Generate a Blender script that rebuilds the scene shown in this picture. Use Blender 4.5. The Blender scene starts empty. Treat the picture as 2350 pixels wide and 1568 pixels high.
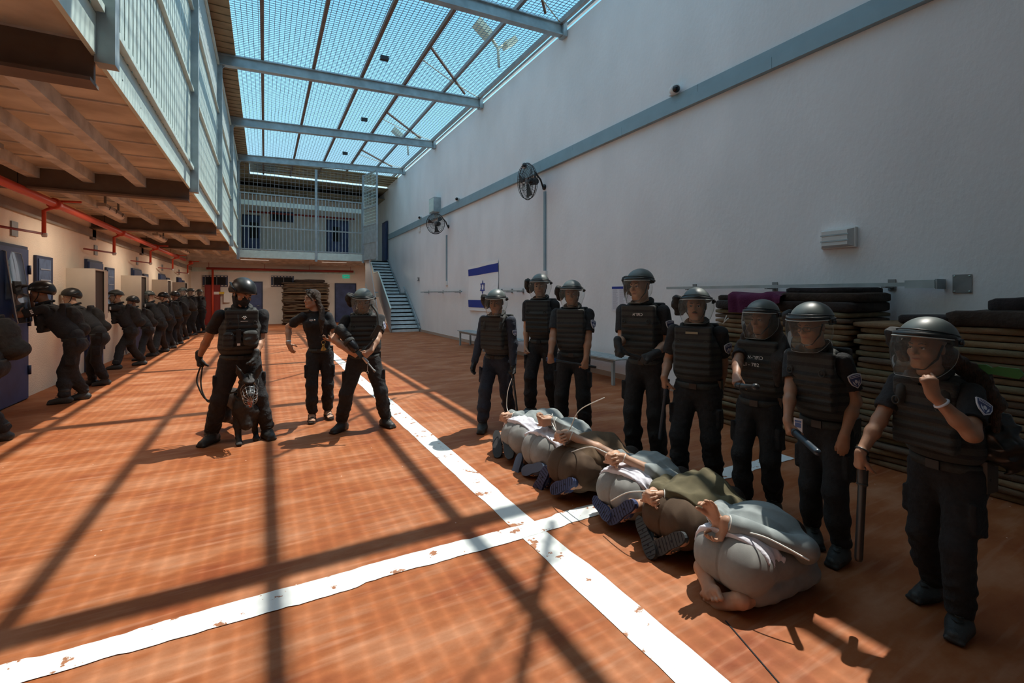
import bpy, bmesh, math, random
import numpy as np
from mathutils import Vector, Matrix

SC = bpy.context.scene
COL = SC.collection
random.seed(7)
# ---------------------------------------------------------------- camera
F, CX, HZ, CAMZ, YAW = 1050.0, 1175.0, 676.0, 1.62, math.radians(28.4)
cam = bpy.data.cameras.new('camera'); camo = bpy.data.objects.new('camera', cam); COL.objects.link(camo)
cam.sensor_width = 36.0; cam.lens = F / 2350 * 36.0
cam.shift_y = -(784.0 - HZ) / 2350.0
cam.clip_start = 0.05
camo.location = (0, 0, CAMZ); camo.rotation_euler = (math.pi / 2, 0, -YAW)
SC.camera = camo
# ---------------------------------------------------------------- view, sky, sun
vs = SC.view_settings
vs.view_transform = 'Standard'; vs.look = 'None'; vs.gamma = 1.0; vs.use_curve_mapping = False
vs.exposure = 0.36
world = bpy.data.worlds.new('sky'); SC.world = world; world.use_nodes = True
wn = world.node_tree; wn.nodes.clear()
def _n(nt, t, **kw):
    n = nt.nodes.new(t)
    for k, v in kw.items(): setattr(n, k, v)
    return n
tc = _n(wn, 'ShaderNodeTexCoord'); sx = _n(wn, 'ShaderNodeSeparateXYZ')
rp = _n(wn, 'ShaderNodeValToRGB'); bg = _n(wn, 'ShaderNodeBackground'); ow = _n(wn, 'ShaderNodeOutputWorld')
rp.color_ramp.elements[0].position = 0.0; rp.color_ramp.elements[0].color = (.62, .86, .95, 1)
rp.color_ramp.elements[1].position = 1.0; rp.color_ramp.elements[1].color = (.62, .78, .92, 1)
e = rp.color_ramp.elements.new(.33); e.color = (.29, .60, .80, 1)
e = rp.color_ramp.elements.new(.52); e.color = (.15, .40, .62, 1)
e = rp.color_ramp.elements.new(.70); e.color = (.28, .50, .70, 1)
wn.links.new(tc.outputs['Generated'], sx.inputs[0]); wn.links.new(sx.outputs['Z'], rp.inputs[0])
wn.links.new(rp.outputs[0], bg.inputs['Color']); bg.inputs['Strength'].default_value = 1.5
wn.links.new(bg.outputs[0], ow.inputs[0])
SUN_DIR = Vector((-.455, -.145, -1.0)).normalized()
sl = bpy.data.lights.new('sun', 'SUN'); sl.energy = 5.2; sl.angle = math.radians(0.53); sl.color = (1.0, .95, .86)
so = bpy.data.objects.new('sun', sl); COL.objects.link(so)
so.rotation_euler = SUN_DIR.to_track_quat('-Z', 'Y').to_euler(); so.location = (10, 4, 20)
try:
    SC.cycles.max_bounces = 7; SC.cycles.diffuse_bounces = 4; SC.cycles.transparent_max_bounces = 12
    SC.cycles.caustics_reflective = False; SC.cycles.caustics_refractive = False
except Exception:
    pass

# ---------------------------------------------------------------- photo measurements -> places
DX, DY = math.sin(YAW), math.cos(YAW)
def W(px, py, t):                      # point at depth t in front of the camera
    u = (px - CX) / F
    return np.array([t * (DX + u * DY), t * (DY - u * DX), CAMZ - t * (py - HZ) / F])
def PF(px, py, z=0.0):                 # point on the floor (or at height z)
    return W(px, py, (CAMZ - z) * F / (py - HZ))
def PXX(px, py, X):                    # point on the plane x = X
    u = (px - CX) / F
    return W(px, py, X / (DX + u * DY))
def PYY(px, py, Y):
    u = (px - CX) / F
    return W(px, py, Y / (DY - u * DX))
def depth(p): return p[0] * DX + p[1] * DY

# ---------------------------------------------------------------- materials
MATS = {}
def mat(name, col, rough=.7, metal=0.0, noise=0.0, nscale=8.0, bump=0.0, bscale=60.0, spec=.5, alpha=None, col2=None, stretch=None, detail=4):
    if name in MATS: return MATS[name]
    m = bpy.data.materials.new(name); m.use_nodes = True; nt = m.node_tree
    b = nt.nodes['Principled BSDF']
    b.inputs['Base Color'].default_value = (*col, 1); b.inputs['Roughness'].default_value = rough
    b.inputs['Metallic'].default_value = metal
    b.inputs['Specular IOR Level'].default_value = spec
    vec = None
    if noise or bump:
        t = _n(nt, 'ShaderNodeTexCoord'); vec = t.outputs['Object']
        if stretch:
            mp = _n(nt, 'ShaderNodeMapping'); mp.inputs['Scale'].default_value = stretch
            nt.links.new(vec, mp.inputs[0]); vec = mp.outputs[0]
    if noise:
        nz = _n(nt, 'ShaderNodeTexNoise'); nz.inputs['Scale'].default_value = nscale; nz.inputs['Detail'].default_value = detail
        nt.links.new(vec, nz.inputs['Vector'])
        r = _n(nt, 'ShaderNodeValToRGB')
        c2 = col2 if col2 else tuple(c * (1 - noise) for c in col)
        c1 = col if col2 else tuple(min(1, c * (1 + noise)) for c in col)
        r.color_ramp.elements[0].position = .3; r.color_ramp.elements[1].position = .7
        r.color_ramp.elements[0].color = (*c2, 1); r.color_ramp.elements[1].color = (*c1, 1)
        nt.links.new(nz.outputs['Fac'], r.inputs[0]); nt.links.new(r.outputs[0], b.inputs['Base Color'])
    if bump:
        nb = _n(nt, 'ShaderNodeTexNoise'); nb.inputs['Scale'].default_value = bscale; nb.inputs['Detail'].default_value = 5
        nt.links.new(vec, nb.inputs['Vector'])
        bp = _n(nt, 'ShaderNodeBump'); bp.inputs['Strength'].default_value = bump; bp.inputs['Distance'].default_value = .02
        nt.links.new(nb.outputs['Fac'], bp.inputs['Height']); nt.links.new(bp.outputs[0], b.inputs['Normal'])
    MATS[name] = m
    return m
def clearmat(name, tint=(.9, .95, .95), refl=.12, rough=.03, haze=0.0, hcol=(.8, .85, .85)):
    if name in MATS: return MATS[name]
    m = bpy.data.materials.new(name); m.use_nodes = True; nt = m.node_tree; nt.nodes.clear()
    o = _n(nt, 'ShaderNodeOutputMaterial'); tr = _n(nt, 'ShaderNodeBsdfTransparent'); gl = _n(nt, 'ShaderNodeBsdfGlossy')
    tr.inputs[0].default_value = (*tint, 1); gl.inputs['Roughness'].default_value = rough
    fr = _n(nt, 'ShaderNodeLayerWeight'); fr.inputs['Blend'].default_value = refl
    mx = _n(nt, 'ShaderNodeMixShader')
    nt.links.new(fr.outputs['Fresnel'], mx.inputs[0]); nt.links.new(tr.outputs[0], mx.inputs[1]); nt.links.new(gl.outputs[0], mx.inputs[2])
    last = mx.outputs[0]
    if haze:
        df = _n(nt, 'ShaderNodeBsdfDiffuse'); df.inputs[0].default_value = (*hcol, 1)
        nz = _n(nt, 'ShaderNodeTexNoise'); nz.inputs['Scale'].default_value = 14; nz.inputs['Detail'].default_value = 8
        ml = _n(nt, 'ShaderNodeMath', operation='MULTIPLY'); ml.inputs[1].default_value = haze * 2
        nt.links.new(nz.outputs['Fac'], ml.inputs[0])
        m2 = _n(nt, 'ShaderNodeMixShader'); nt.links.new(ml.outputs[0], m2.inputs[0])
        nt.links.new(last, m2.inputs[1]); nt.links.new(df.outputs[0], m2.inputs[2]); last = m2.outputs[0]
    nt.links.new(last, o.inputs[0]); MATS[name] = m
    return m

# ---------------------------------------------------------------- mesh builder
class MB:
    def __init__(s): s.v = []; s.f = []; s.mi = []; s.sm = []
    def _add(s, v, f, mi=0, smooth=False):
        o = len(s.v); s.v += [tuple(map(float, p)) for p in v]
        for q in f: s.f.append(tuple(i + o for i in q)); s.mi.append(mi); s.sm.append(smooth)
        return s
    def box(s, lo, hi, mi=0):
        x0, y0, z0 = lo; x1, y1, z1 = hi
        v = [(x0,y0,z0),(x1,y0,z0),(x1,y1,z0),(x0,y1,z0),(x0,y0,z1),(x1,y0,z1),(x1,y1,z1),(x0,y1,z1)]
        return s._add(v, [(0,3,2,1),(4,5,6,7),(0,1,5,4),(1,2,6,5),(2,3,7,6),(3,0,4,7)], mi)
    def obox(s, c, ax, ay, az, h, mi=0):       # oriented box: centre, three unit axes, half sizes
        c, ax, ay, az = map(np.array, (c, ax, ay, az)); v = []
        for k in (-1, 1):
            for i, j in ((-1,-1),(1,-1),(1,1),(-1,1)):
                v.append(c + ax * h[0] * i + ay * h[1] * j + az * h[2] * k)
        return s._add(v, [(0,3,2,1),(4,5,6,7),(0,1,5,4),(1,2,6,5),(2,3,7,6),(3,0,4,7)], mi)
    def bar(s, a, b, w, h, up=(0, 0, 1), mi=0): # rectangular bar from a to b
        a = np.array(a, float); b = np.array(b, float); d = b - a; L = np.linalg.norm(d); d /= L
        up = np.array(up, float); sx_ = np.cross(d, up)
        if np.linalg.norm(sx_) < 1e-5: sx_ = np.cross(d, (1, 0, 0))
        sx_ /= np.linalg.norm(sx_); uu = np.cross(sx_, d)
        return s.obox((a + b) / 2, sx_, d, uu, (w / 2, L / 2, h / 2), mi)
    def tube(s, pts, r, n=8, mi=0, closed=False, caps=True):
        pts = [np.array(p, float) for p in pts]; m = len(pts)
        rs = r if hasattr(r, '__len__') else [r] * m
        v = []; prev = None
        for i, p in enumerate(pts):
            d = (pts[(i + 1) % m] if (closed or i < m - 1) else p) - (pts[i - 1] if (closed or i > 0) else p)
            d = d / (np.linalg.norm(d) + 1e-9)
            if prev is None:
                x = np.cross(d, (0, 0, 1))
                if np.linalg.norm(x) < .05: x = np.cross(d, (1, 0, 0))
            else: x = prev - d * np.dot(prev, d)
            x /= np.linalg.norm(x) + 1e-9; prev = x; y = np.cross(d, x)
            for k in range(n):
                a = 2 * math.pi * k / n
                v.append(p + (x * math.cos(a) + y * math.sin(a)) * rs[i])
        f = []
        for i in range(m if closed else m - 1):
            j = (i + 1) % m
            for k in range(n):
                f.append((i*n+k, i*n+(k+1)%n, j*n+(k+1)%n, j*n+k))
        if caps and not closed: f.append(tuple(range(n))[::-1]); f.append(tuple((m-1)*n+k for k in range(n)))
        return s._add(v, f, mi, True)
    def lathe(s, prof, n=24, c=(0, 0, 0), ax=(0, 0, 1), mi=0):   # prof: (radius, height along ax)
        c = np.array(c, float); z = np.array(ax, float); z /= np.linalg.norm(z)
        x = np.cross(z, (0, 1, 0)) if abs(z[1]) < .9 else np.cross(z, (1, 0, 0)); x /= np.linalg.norm(x); y = np.cross(z, x)
        v = []; f = []; m = len(prof)
        for r, h in prof:
            for k in range(n):
                a = 2 * math.pi * k / n; v.append(c + z * h + (x * math.cos(a) + y * math.sin(a)) * max(r, 1e-4))
        for i in range(m - 1):
            for k in range(n): f.append((i*n+k, i*n+(k+1)%n, (i+1)*n+(k+1)%n, (i+1)*n+k))
        f.append(tuple(range(n))[::-1]); f.append(tuple((m-1)*n+k for k in range(n)))
        return s._add(v, f, mi, True)
    def prism(s, poly, o, ax, ay, az, th, mi=0):  # polygon in the ax/ay plane, extruded th along az
        o, ax, ay, az = map(lambda q: np.array(q, float), (o, ax, ay, az)); n = len(poly)
        v = [o + ax*p + ay*q for p, q in poly] + [o + ax*p + ay*q + az*th for p, q in poly]
        f = [tuple(range(n))[::-1], tuple(range(n, 2*n))] + [(i, (i+1)%n, n+(i+1)%n, n+i) for i in range(n)]
        return s._add(v, f, mi)
    def build(s, name, mats, parent=None, loc=None):
        me = bpy.data.meshes.new(name); me.from_pydata(s.v, [], s.f)
        for m in (mats if isinstance(mats, (list, tuple)) else [mats]): me.materials.append(m)
        me.polygons.foreach_set('material_index', s.mi); me.polygons.foreach_set('use_smooth', s.sm); me.update()
        o = bpy.data.objects.new(name, me); COL.objects.link(o)
        if parent is not None: o.parent = parent
        if loc is not None: o.location = loc
        return o
def empty(name, loc=(0, 0, 0), rz=0):
    o = bpy.data.objects.new(name, None); COL.objects.link(o); o.empty_display_size = .1
    o.location = loc; o.rotation_euler = (0, 0, rz); return o
def tag(o, label=None, cat=None, group=None, kind=None):
    if label: o['label'] = label
    if cat: o['category'] = cat
    if group: o['group'] = group
    if kind: o['kind'] = kind
    return o
def struct(name, mb, m, parent=None):
    o = mb.build(name, m, parent)
    if parent is None: o['kind'] = 'structure'
    return o
def dup(o, loc=None, label=None, group=None, rz=None):
    r = o.copy(); COL.objects.link(r)
    if loc is not None: r.location = loc
    if rz is not None: r.rotation_euler = (0, 0, rz)
    if label: r['label'] = label
    if group: r['group'] = group
    for ch in list(o.children):
        c = ch.copy(); COL.objects.link(c); c.parent = r
        for g in list(ch.children):
            d = g.copy(); COL.objects.link(d); d.parent = c
    return r
ORD = ['topmost', 'second', 'third', 'fourth', 'fifth', 'sixth', 'seventh', 'eighth', 'ninth', 'tenth', 'eleventh', 'twelfth', 'thirteenth', 'fourteenth',
       'fifteenth', 'sixteenth', 'seventeenth', 'eighteenth', 'nineteenth', 'twentieth', 'twenty-first', 'twenty-second', 'twenty-third', 'twenty-fourth', 'twenty-fifth', 'twenty-sixth']
# ================================================================ the setting
XR, XL, XB, YF, YB, ZS = 6.0, -3.3, -1.0, 28.3, 22.1, 3.43   # right wall, left wall, balcony edge, far wall, far balcony edge, upper floor
M_plaster_r = mat('plaster_grey', (.83, .83, .835), .9, noise=.05, nscale=1.2, bump=.25, bscale=18, stretch=(1, 1, .55))
M_plaster_l = mat('plaster_cream', (.93, .80, .63), .92, noise=.07, nscale=1.5, bump=.4, bscale=40)
M_plaster_f = mat('plaster_far', (.84, .79, .72), .92, noise=.05, nscale=1.5, bump=.2, bscale=30)
M_steel = mat('galvanised_steel', (.36, .44, .47), .5, .35, noise=.18, nscale=5)
M_steel_w = mat('galvanised_light', (.62, .78, .74), .5, .15, noise=.1, nscale=7)
M_steel_d = mat('steel_dark', (.24, .25, .25), .6, .2, noise=.15, nscale=6)
M_purlin = mat('purlin_brown', (.16, .12, .10), .8, noise=.2, nscale=6)
M_soffit = mat('soffit_rust', (.74, .71, .61), .85, noise=.5, nscale=2.2, col2=(.40, .37, .31), bump=.15, bscale=20)
M_joist = mat('joist_grey', (.74, .75, .72), .75, noise=.3, nscale=5, col2=(.44, .44, .42))
M_beamdark = mat('beam_dark_brown', (.16, .125, .10), .7, noise=.2, nscale=4)
M_conc = mat('concrete_band', (.40, .35, .28), .9, noise=.4, nscale=2.5, col2=(.24, .22, .20), stretch=(1, .6, 2))
M_red = mat('red_pipe_paint', (.62, .07, .03), .45)
M_blue = mat('door_blue', (.045, .075, .19), .5, noise=.25, nscale=3)
M_bluem = mat('hatch_blue', (.09, .15, .27), .5, noise=.3, nscale=9)
M_navy = mat('navy_trim', (.02, .035, .09), .5)
M_dark = mat('dark_void', (.012, .012, .014), .9)
M_white = mat('white_paint', (.80, .80, .78), .6)
M_cab = mat('cabinet_cream', (.62, .56, .47), .6, noise=.06, nscale=3)
M_black = mat('black_plastic', (.015, .016, .017), .45)
M_duct = mat('duct_blue_grey', (.27, .38, .43), .5, .1, noise=.06, nscale=4)

# ---- floor: worn red-orange paint
def floor_mat():
    m = bpy.data.materials.new('floor_paint'); m.use_nodes = True; nt = m.node_tree; b = nt.nodes['Principled BSDF']
    t = _n(nt, 'ShaderNodeTexCoord'); mp = _n(nt, 'ShaderNodeMapping'); mp.inputs['Scale'].default_value = (.8, 1.7, 1)
    nt.links.new(t.outputs['Object'], mp.inputs[0])
    n1 = _n(nt, 'ShaderNodeTexNoise'); n1.inputs['Scale'].default_value = 1.6; n1.inputs['Detail'].default_value = 9; n1.inputs['Roughness'].default_value = .62
    nt.links.new(mp.outputs[0], n1.inputs['Vector'])
    r1 = _n(nt, 'ShaderNodeValToRGB'); cr = r1.color_ramp
    cr.elements[0].position = .30; cr.elements[0].color = (.235, .056, .016, 1)
    cr.elements[1].position = .75; cr.elements[1].color = (.47, .225, .12, 1)
    e = cr.elements.new(.5); e.color = (.335, .108, .036, 1)
    nt.links.new(n1.outputs['Fac'], r1.inputs[0])
    # pale scuffs along y-rows
    mp2 = _n(nt, 'ShaderNodeMapping'); mp2.inputs['Scale'].default_value = (.9, 9, 1); nt.links.new(t.outputs['Object'], mp2.inputs[0])
    n2 = _n(nt, 'ShaderNodeTexNoise'); n2.inputs['Scale'].default_value = 2.2; n2.inputs['Detail'].default_value = 8; nt.links.new(mp2.outputs[0], n2.inputs['Vector'])
    r2 = _n(nt, 'ShaderNodeValToRGB'); r2.color_ramp.elements[0].position = .52; r2.color_ramp.elements[1].position = .8
    r2.color_ramp.elements[1].color = (.45, .45, .45, 1)
    nt.links.new(n2.outputs['Fac'], r2.inputs[0])
    mx = _n(nt, 'ShaderNodeMixRGB'); mx.inputs['Color2'].default_value = (.53, .30, .19, 1)
    nt.links.new(r2.outputs[0], mx.inputs[0]); nt.links.new(r1.outputs[0], mx.inputs['Color1'])
    # chipped white specks
    v = _n(nt, 'ShaderNodeTexVoronoi'); v.inputs['Scale'].default_value = 5.5; nt.links.new(t.outputs['Object'], v.inputs['Vector'])
    r3 = _n(nt, 'ShaderNodeValToRGB'); r3.color_ramp.elements[0].position = .018; r3.color_ramp.elements[0].color = (1, 1, 1, 1)
    r3.color_ramp.elements[1].position = .03; r3.color_ramp.elements[1].color = (0, 0, 0, 1)
    nt.links.new(v.outputs['Distance'], r3.inputs[0])
    mx2 = _n(nt, 'ShaderNodeMixRGB'); mx2.inputs['Color2'].default_value = (.8, .62, .52, 1)
    nt.links.new(r3.outputs[0], mx2.inputs[0]); nt.links.new(mx.outputs[0], mx2.inputs['Color1'])
    nt.links.new(mx2.outputs[0], b.inputs['Base Color'])
    b.inputs['Roughness'].default_value = .6; b.inputs['Specular IOR Level'].default_value = .22
    bp = _n(nt, 'ShaderNodeBump'); bp.inputs['Strength'].default_value = .12; bp.inputs['Distance'].default_value = .01
    nb = _n(nt, 'ShaderNodeTexNoise'); nb.inputs['Scale'].default_value = 60; nb.inputs['Detail'].default_value = 4
    nt.links.new(t.outputs['Object'], nb.inputs['Vector']); nt.links.new(nb.outputs['Fac'], bp.inputs['Height']); nt.links.new(bp.outputs[0], b.inputs['Normal'])
    return m
M_floor = floor_mat()
def line_mat():
    m = bpy.data.materials.new('line_paint'); m.use_nodes = True; nt = m.node_tree; b = nt.nodes['Principled BSDF']
    t = _n(nt, 'ShaderNodeTexCoord')
    n1 = _n(nt, 'ShaderNodeTexNoise'); n1.inputs['Scale'].default_value = 7; n1.inputs['Detail'].default_value = 7; n1.inputs['Roughness'].default_value = .6
    nt.links.new(t.outputs['Object'], n1.inputs['Vector'])
    r = _n(nt, 'ShaderNodeValToRGB'); r.color_ramp.elements[0].position = .385; r.color_ramp.elements[0].color = (.36, .15, .07, 1)
    r.color_ramp.elements[1].position = .395; r.color_ramp.elements[1].color = (.80, .84, .82, 1)
    nt.links.new(n1.outputs['Fac'], r.inputs[0]); nt.links.new(r.outputs[0], b.inputs['Base Color']); b.inputs['Roughness'].default_value = .5
    return m
M_line = line_mat()
YR = -5.0
struct('floor', MB().box((XL - .3, YR, -.2), (XR + .3, YF + .3, 0)), M_floor)
def paint_strip(name, a, b, w, along):
    rnd = random.Random(5); mb = MB(); n = 160; v = []; f = []
    for i in range(n + 1):
        q = a + (b - a) * i / n
        if i % 7 == 0: j0, j1 = rnd.uniform(-.012, .012), rnd.uniform(-.012, .012)
        for e in (-w/2 + j0 + rnd.uniform(-.004, .004), w/2 + j1 + rnd.uniform(-.004, .004)):
            v.append((e, q, .003) if along == 'y' else (q, e, .003))
    for i in range(n): f.append((2*i, 2*i+1, 2*i+3, 2*i+2) if along == 'x' else (2*i+1, 2*i, 2*i+2, 2*i+3))
    mb._add(v, f); o = struct(name, mb, M_line); return o
o = paint_strip('floor_line', YR, 19.0, .20, 'y'); o.location = (1.60, 0, 0)
o = paint_strip('floor_line', -3.3, 4.6, .165, 'x'); o.location = (0, 2.72, 0.0015)
struct('floor_dark_line', MB().bar(PF(1665, 1425, .002), PF(1850, 1640, .002), .006, .003), M_dark)  # thin dark line along the floor

# ---- walls
ZT_R = 7.58
struct('wall_right', MB().box((XR, YR, 0), (XR + .3, YF + .3, ZT_R)), M_plaster_r)
struct('wall_left', MB().box((XL - .3, YR, 0), (XL, YF + .3, 7.9)), M_plaster_l)
struct('wall_far', MB().box((XL, YF, 0), (XR, YF + .3, 7.9)), M_plaster_f)
struct('wall_rear_unseen', MB().box((XL, -2.3, 0), (XR, -2.0, 7.9)), mat('unseen_rear_grey', (.50, .50, .50), .9))  # unseen rear wall, set close and grey to darken the near end
struct('baseboard_right', MB().box((XR - .012, YR, 0), (XR, 19.4, .1)), mat('dirty_skirting', (.42, .33, .27), .9))
# ---- walkway slabs
struct('ceiling_left_walkway', MB().box((XL, YR, ZS - .09), (XB - .032, YB + .2, ZS)), M_soffit)
struct('ceiling_far_walkway', MB().box((XL, YB + .2, ZS - .09), (4.66, YF, ZS)), M_soffit)
struct('ceiling_stair_landing', MB().box((4.66, 25.3, ZS - .09), (XR, YF, ZS)), M_soffit)
mb = MB()
for x in (-2.75, -2.18, -1.6): mb.box((x - .06, YR, ZS - .23), (x + .06, YB, ZS - .09))
for y in np.arange(YR + .4, YB, .62): mb.box((XL, y - .012, ZS - .104), (XB, y + .012, ZS - .09))
struct('ceiling_joists_left', mb, M_joist)
mb = MB()
for y in np.arange(YB + 1, YF, 1.1): mb.box((XL, y - .05, ZS - .2), (4.6, y + .05, ZS - .09))
struct('ceiling_joists_far', mb, M_joist)
BY = [-.4, 4.1, 8.55, 13.05, 17.5, 22.0]
for y in BY[:-1]:
    struct('ceiling_cross_beam', MB().box((XL, y - .02, ZS - .36), (XB - .02, y + .02, ZS - .09)).box((XL, y - .09, ZS - .385), (XB - .02, y + .09, ZS - .36)).box((XL + .0, y - .12, ZS - .62), (XL + .05, y + .12, ZS - .36)), M_beamdark)
# concrete band on the left wall above the doors
struct('trim_1', MB().box((XL, YR, 2.86), (XL + .05, YF, 3.02)), M_conc)
struct('trim_2', MB().box((XL, YF - .05, 2.80), (4.7, YF, 3.0)), M_steel_w)
# fascia along the balcony edges
struct('trim_3', MB().box((XB - .03, YR, ZS - .19), (XB, YB, ZS + .085)), M_steel_w)
struct('trim_4', MB().box((XB, YB - .03, ZS - .27), (4.1, YB, ZS + .05)), M_steel_w)

# ---- roof over the walkways (opaque sheets with overhang), and an added rear sheet
M_sheet = mat('roof_sheet_brown', (.28, .22, .13), .8, noise=.25, nscale=3)
def zroof(x): return 7.30 + (x + 1) * .043
mb = MB()
for i in range(int((YB + 3 - YR) / .15)):
    y = YR + i * .15; mb.box((XL - .3, y, 7.42 + (i % 2) * .02), (-.62, y + .15, 7.45 + (i % 2) * .02))
struct('ceiling_roof_sheet_left', mb, M_sheet)
struct('ceiling_roof_sheet_far', MB().box((-.62, 25.4, 7.40), (XR + .3, YF + .3, 7.45)).box((XL - .3, 24.8, 7.40), (-.62, YF + .3, 7.45)).box((XL, YF - 2.0, 7.0), (XR, YF, 7.04)), M_sheet)
struct('ceiling_shade_sheet_rear', MB().box((-.62, YR, 7.7), (XR + .3, 1.85, 7.75)), M_sheet)  # unseen sheet added over the yard to shade the near right
# ---- open roof: beams, purlins, mesh
PURL = [-.60, -.05, 1.13, 2.35, 3.53, 4.72]
for y in BY:
    a = (XB - .05, y, zroof(XB) - .02); b = (XR - .06, y, zroof(XR) - .02)
    mb = MB().bar((a[0], y, a[2]), (b[0], y, b[2]), .05, .24).bar((a[0], y, a[2] + .12), (b[0], y, b[2] + .12), .15, .03).bar((a[0], y, a[2] - .12), (b[0], y, b[2] - .12), .15, .03)
    mb.box((XR - .12, y - .1, zroof(XR) - .18), (XR - .02, y + .1, zroof(XR) + .22))
    mb._add([(XB, y - .02, zroof(XB) - .15), (XB + .16, y - .02, zroof(XB) - .15), (XB, y - .02, zroof(XB) - .36), (XB, y + .02, zroof(XB) - .15), (XB + .16, y + .02, zroof(XB) - .15), (XB, y + .02, zroof(XB) - .36)],
            [(0, 2, 1), (3, 4, 5), (1, 2, 5, 4), (0, 1, 4, 3)])
    struct('ceiling_roof_beam', mb, M_steel)
for x in PURL[1:]:
    z = zroof(x) + .17
    struct('ceiling_purlin', MB().box((x - .035, YR, z - .05), (x + .035, YF - 2.9, z + .05)), M_purlin if x < 4 else M_steel_d)
struct('ceiling_eave_rail', MB().box((XR - .18, YR, zroof(XR) + .08), (XR - .10, YF - 2.9, zroof(XR) + .2)).box((XR + .02, YR, zroof(XR) + .10), (XR + .08, YF - 2.9, zroof(XR) + .17)), M_steel_d)
mb = MB()
for i in range(len(BY) - 1):
    y0, y1 = BY[i], BY[i + 1]
    mb.bar((3.53, y0 + 2.1, zroof(3.53) + .1), (5.3, y1 - .25, zroof(5.3) + .1), .05, .05)
struct('ceiling_brace', mb, M_purlin)
mb = MB()
for i in range(len(BY) - 1):
    y0, y1 = BY[i], BY[i + 1]
    mb.tube([(3.53 + 2.3 * q, y0 + 2.8 + 1.6 * q, zroof(3.53 + 2.3 * q) + .12 - .05 * math.sin(math.pi * q)) for q in np.linspace(0, 1, 9)], .012, 5)
struct('ceiling_cable', mb, mat('cable_beige', (.5, .48, .36), .8))
# welded mesh over the yard: one sheet of wires
mb = MB(); zo = .235; w = .0092
for x in np.arange(-.75, 6.05, .105): mb.bar((x, .8, zroof(x) + zo), (x, YF - 2.8, zroof(x) + zo), w, w)
for y in np.arange(.8, YF - 2.8, .085): mb.bar((-.75, y, zroof(-.75) + zo), (6.05, y, zroof(6.05) + zo), w, w)
o = mb.build('ceiling_mesh', mat('mesh_wire', (.20, .28, .33), .6, .2)); o['kind'] = 'structure'

# ---- left balcony screens (one per bay): posts, rails, flat bars, perforated upper panel
def perf_mat():
    m = bpy.data.materials.new('perforated_sheet'); m.use_nodes = True; nt = m.node_tree; b = nt.nodes['Principled BSDF']
    b.inputs['Base Color'].default_value = (.56, .66, .64, 1); b.inputs['Roughness'].default_value = .5
    t = _n(nt, 'ShaderNodeTexCoord'); v = _n(nt, 'ShaderNodeTexVoronoi'); v.inputs['Scale'].default_value = 16; v.inputs['Randomness'].default_value = .25
    mp = _n(nt, 'ShaderNodeMapping'); mp.inputs['Scale'].default_value = (0, 1.0, .8)
    nt.links.new(t.outputs['Object'], mp.inputs[0]); nt.links.new(mp.outputs[0], v.inputs['Vector'])
    g = _n(nt, 'ShaderNodeMath', operation='GREATER_THAN'); g.inputs[1].default_value = .22
    nt.links.new(v.outputs['Distance'], g.inputs[0]); nt.links.new(g.outputs[0], b.inputs['Alpha'])
    return m
M_perf = perf_mat()
nm = {0: 'behind the first', }
for i, y0 in enumerate(BY[:-1]):
    y1 = BY[i + 1]
    if y1 < 2: continue
    root = empty('balcony_screen', (XB, y0, ZS))
    tag(root, ['', '', '', '', ''][i] or ['pale barred balcony screen in the bay overhead at the near end', 'pale barred balcony screen above the first lamp under the walkway', 'pale barred balcony screen in the third bay from the camera',
         'pale barred balcony screen in the fourth bay, before the last', 'pale barred balcony screen in the last bay beside the far building'][i], 'balcony screen', 'balcony screens along the cell block')
    L = y1 - y0
    mb = MB()
    n = int(L / .137)
    for k in range(n):
        y = .1 + k * .137
        mb.box((-.006, y, .1), (.006, y + .104, 2.55))
    mb.build('bar_panel', M_steel_w, root)
    MB().box((-.004, .08, 2.58), (.004, L - .06, 3.75)).build('perforated_panel', M_perf, root)
    for z, hh in ((.12, .05), (1.31, .035), (2.56, .035), (3.72, .05)):
        MB().box((.007, .06, z - hh / 2), (.05, L - .07, z + hh / 2)).build('rail', M_steel_w, root)
    MB().box((-.01, -.055, -.24), (.10, .055, 3.75)).build('post', M_steel, root)
struct('wall_left_upper_back', MB().box((-2.2, YR, ZS + .02), (-2.15, YB - .2, 7.3)), mat('upper_wall_teal', (.40, .47, .47), .9, noise=.1, nscale=2))

# ---- far balcony: bars, rails, posts, wire mesh above
root = tag(empty('balcony_railing', (XB, YB, ZS)), 'grey barred screen across the upper floor of the far building', 'balcony railing')
mb = MB(); x = .12
while x < 5.0:
    mb.box((x - .014, -.014, .06), (x + .014, .014, 2.45 + .0)); x += .143
mb.build('bar_panel', M_steel, root)
for z in (.1, 1.05, 2.45): MB().box((.05, -.03, z - .025), (5.05, .03, z + .025)).build('rail', M_steel, root)
MB().box((.05, .02, 1.96), (5.05, .06, 2.16)).build('valance_rail', M_steel_w, root)
for x in (.03, 3.02, 5.05): MB().box((x - .05, -.06, -.35), (x + .05, .06, 3.75)).build('post', M_steel, root)
mb = MB()
for x in np.arange(.1, 5.05, .16): mb.box((x - .006, .05, 2.45), (x + .006, .062, 3.8))
for z in np.arange(2.45, 3.8, .16): mb.box((.05, .05, z - .006), (5.05, .062, z + .006))
mb.build('wire_mesh', M_steel_d, root)

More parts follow.
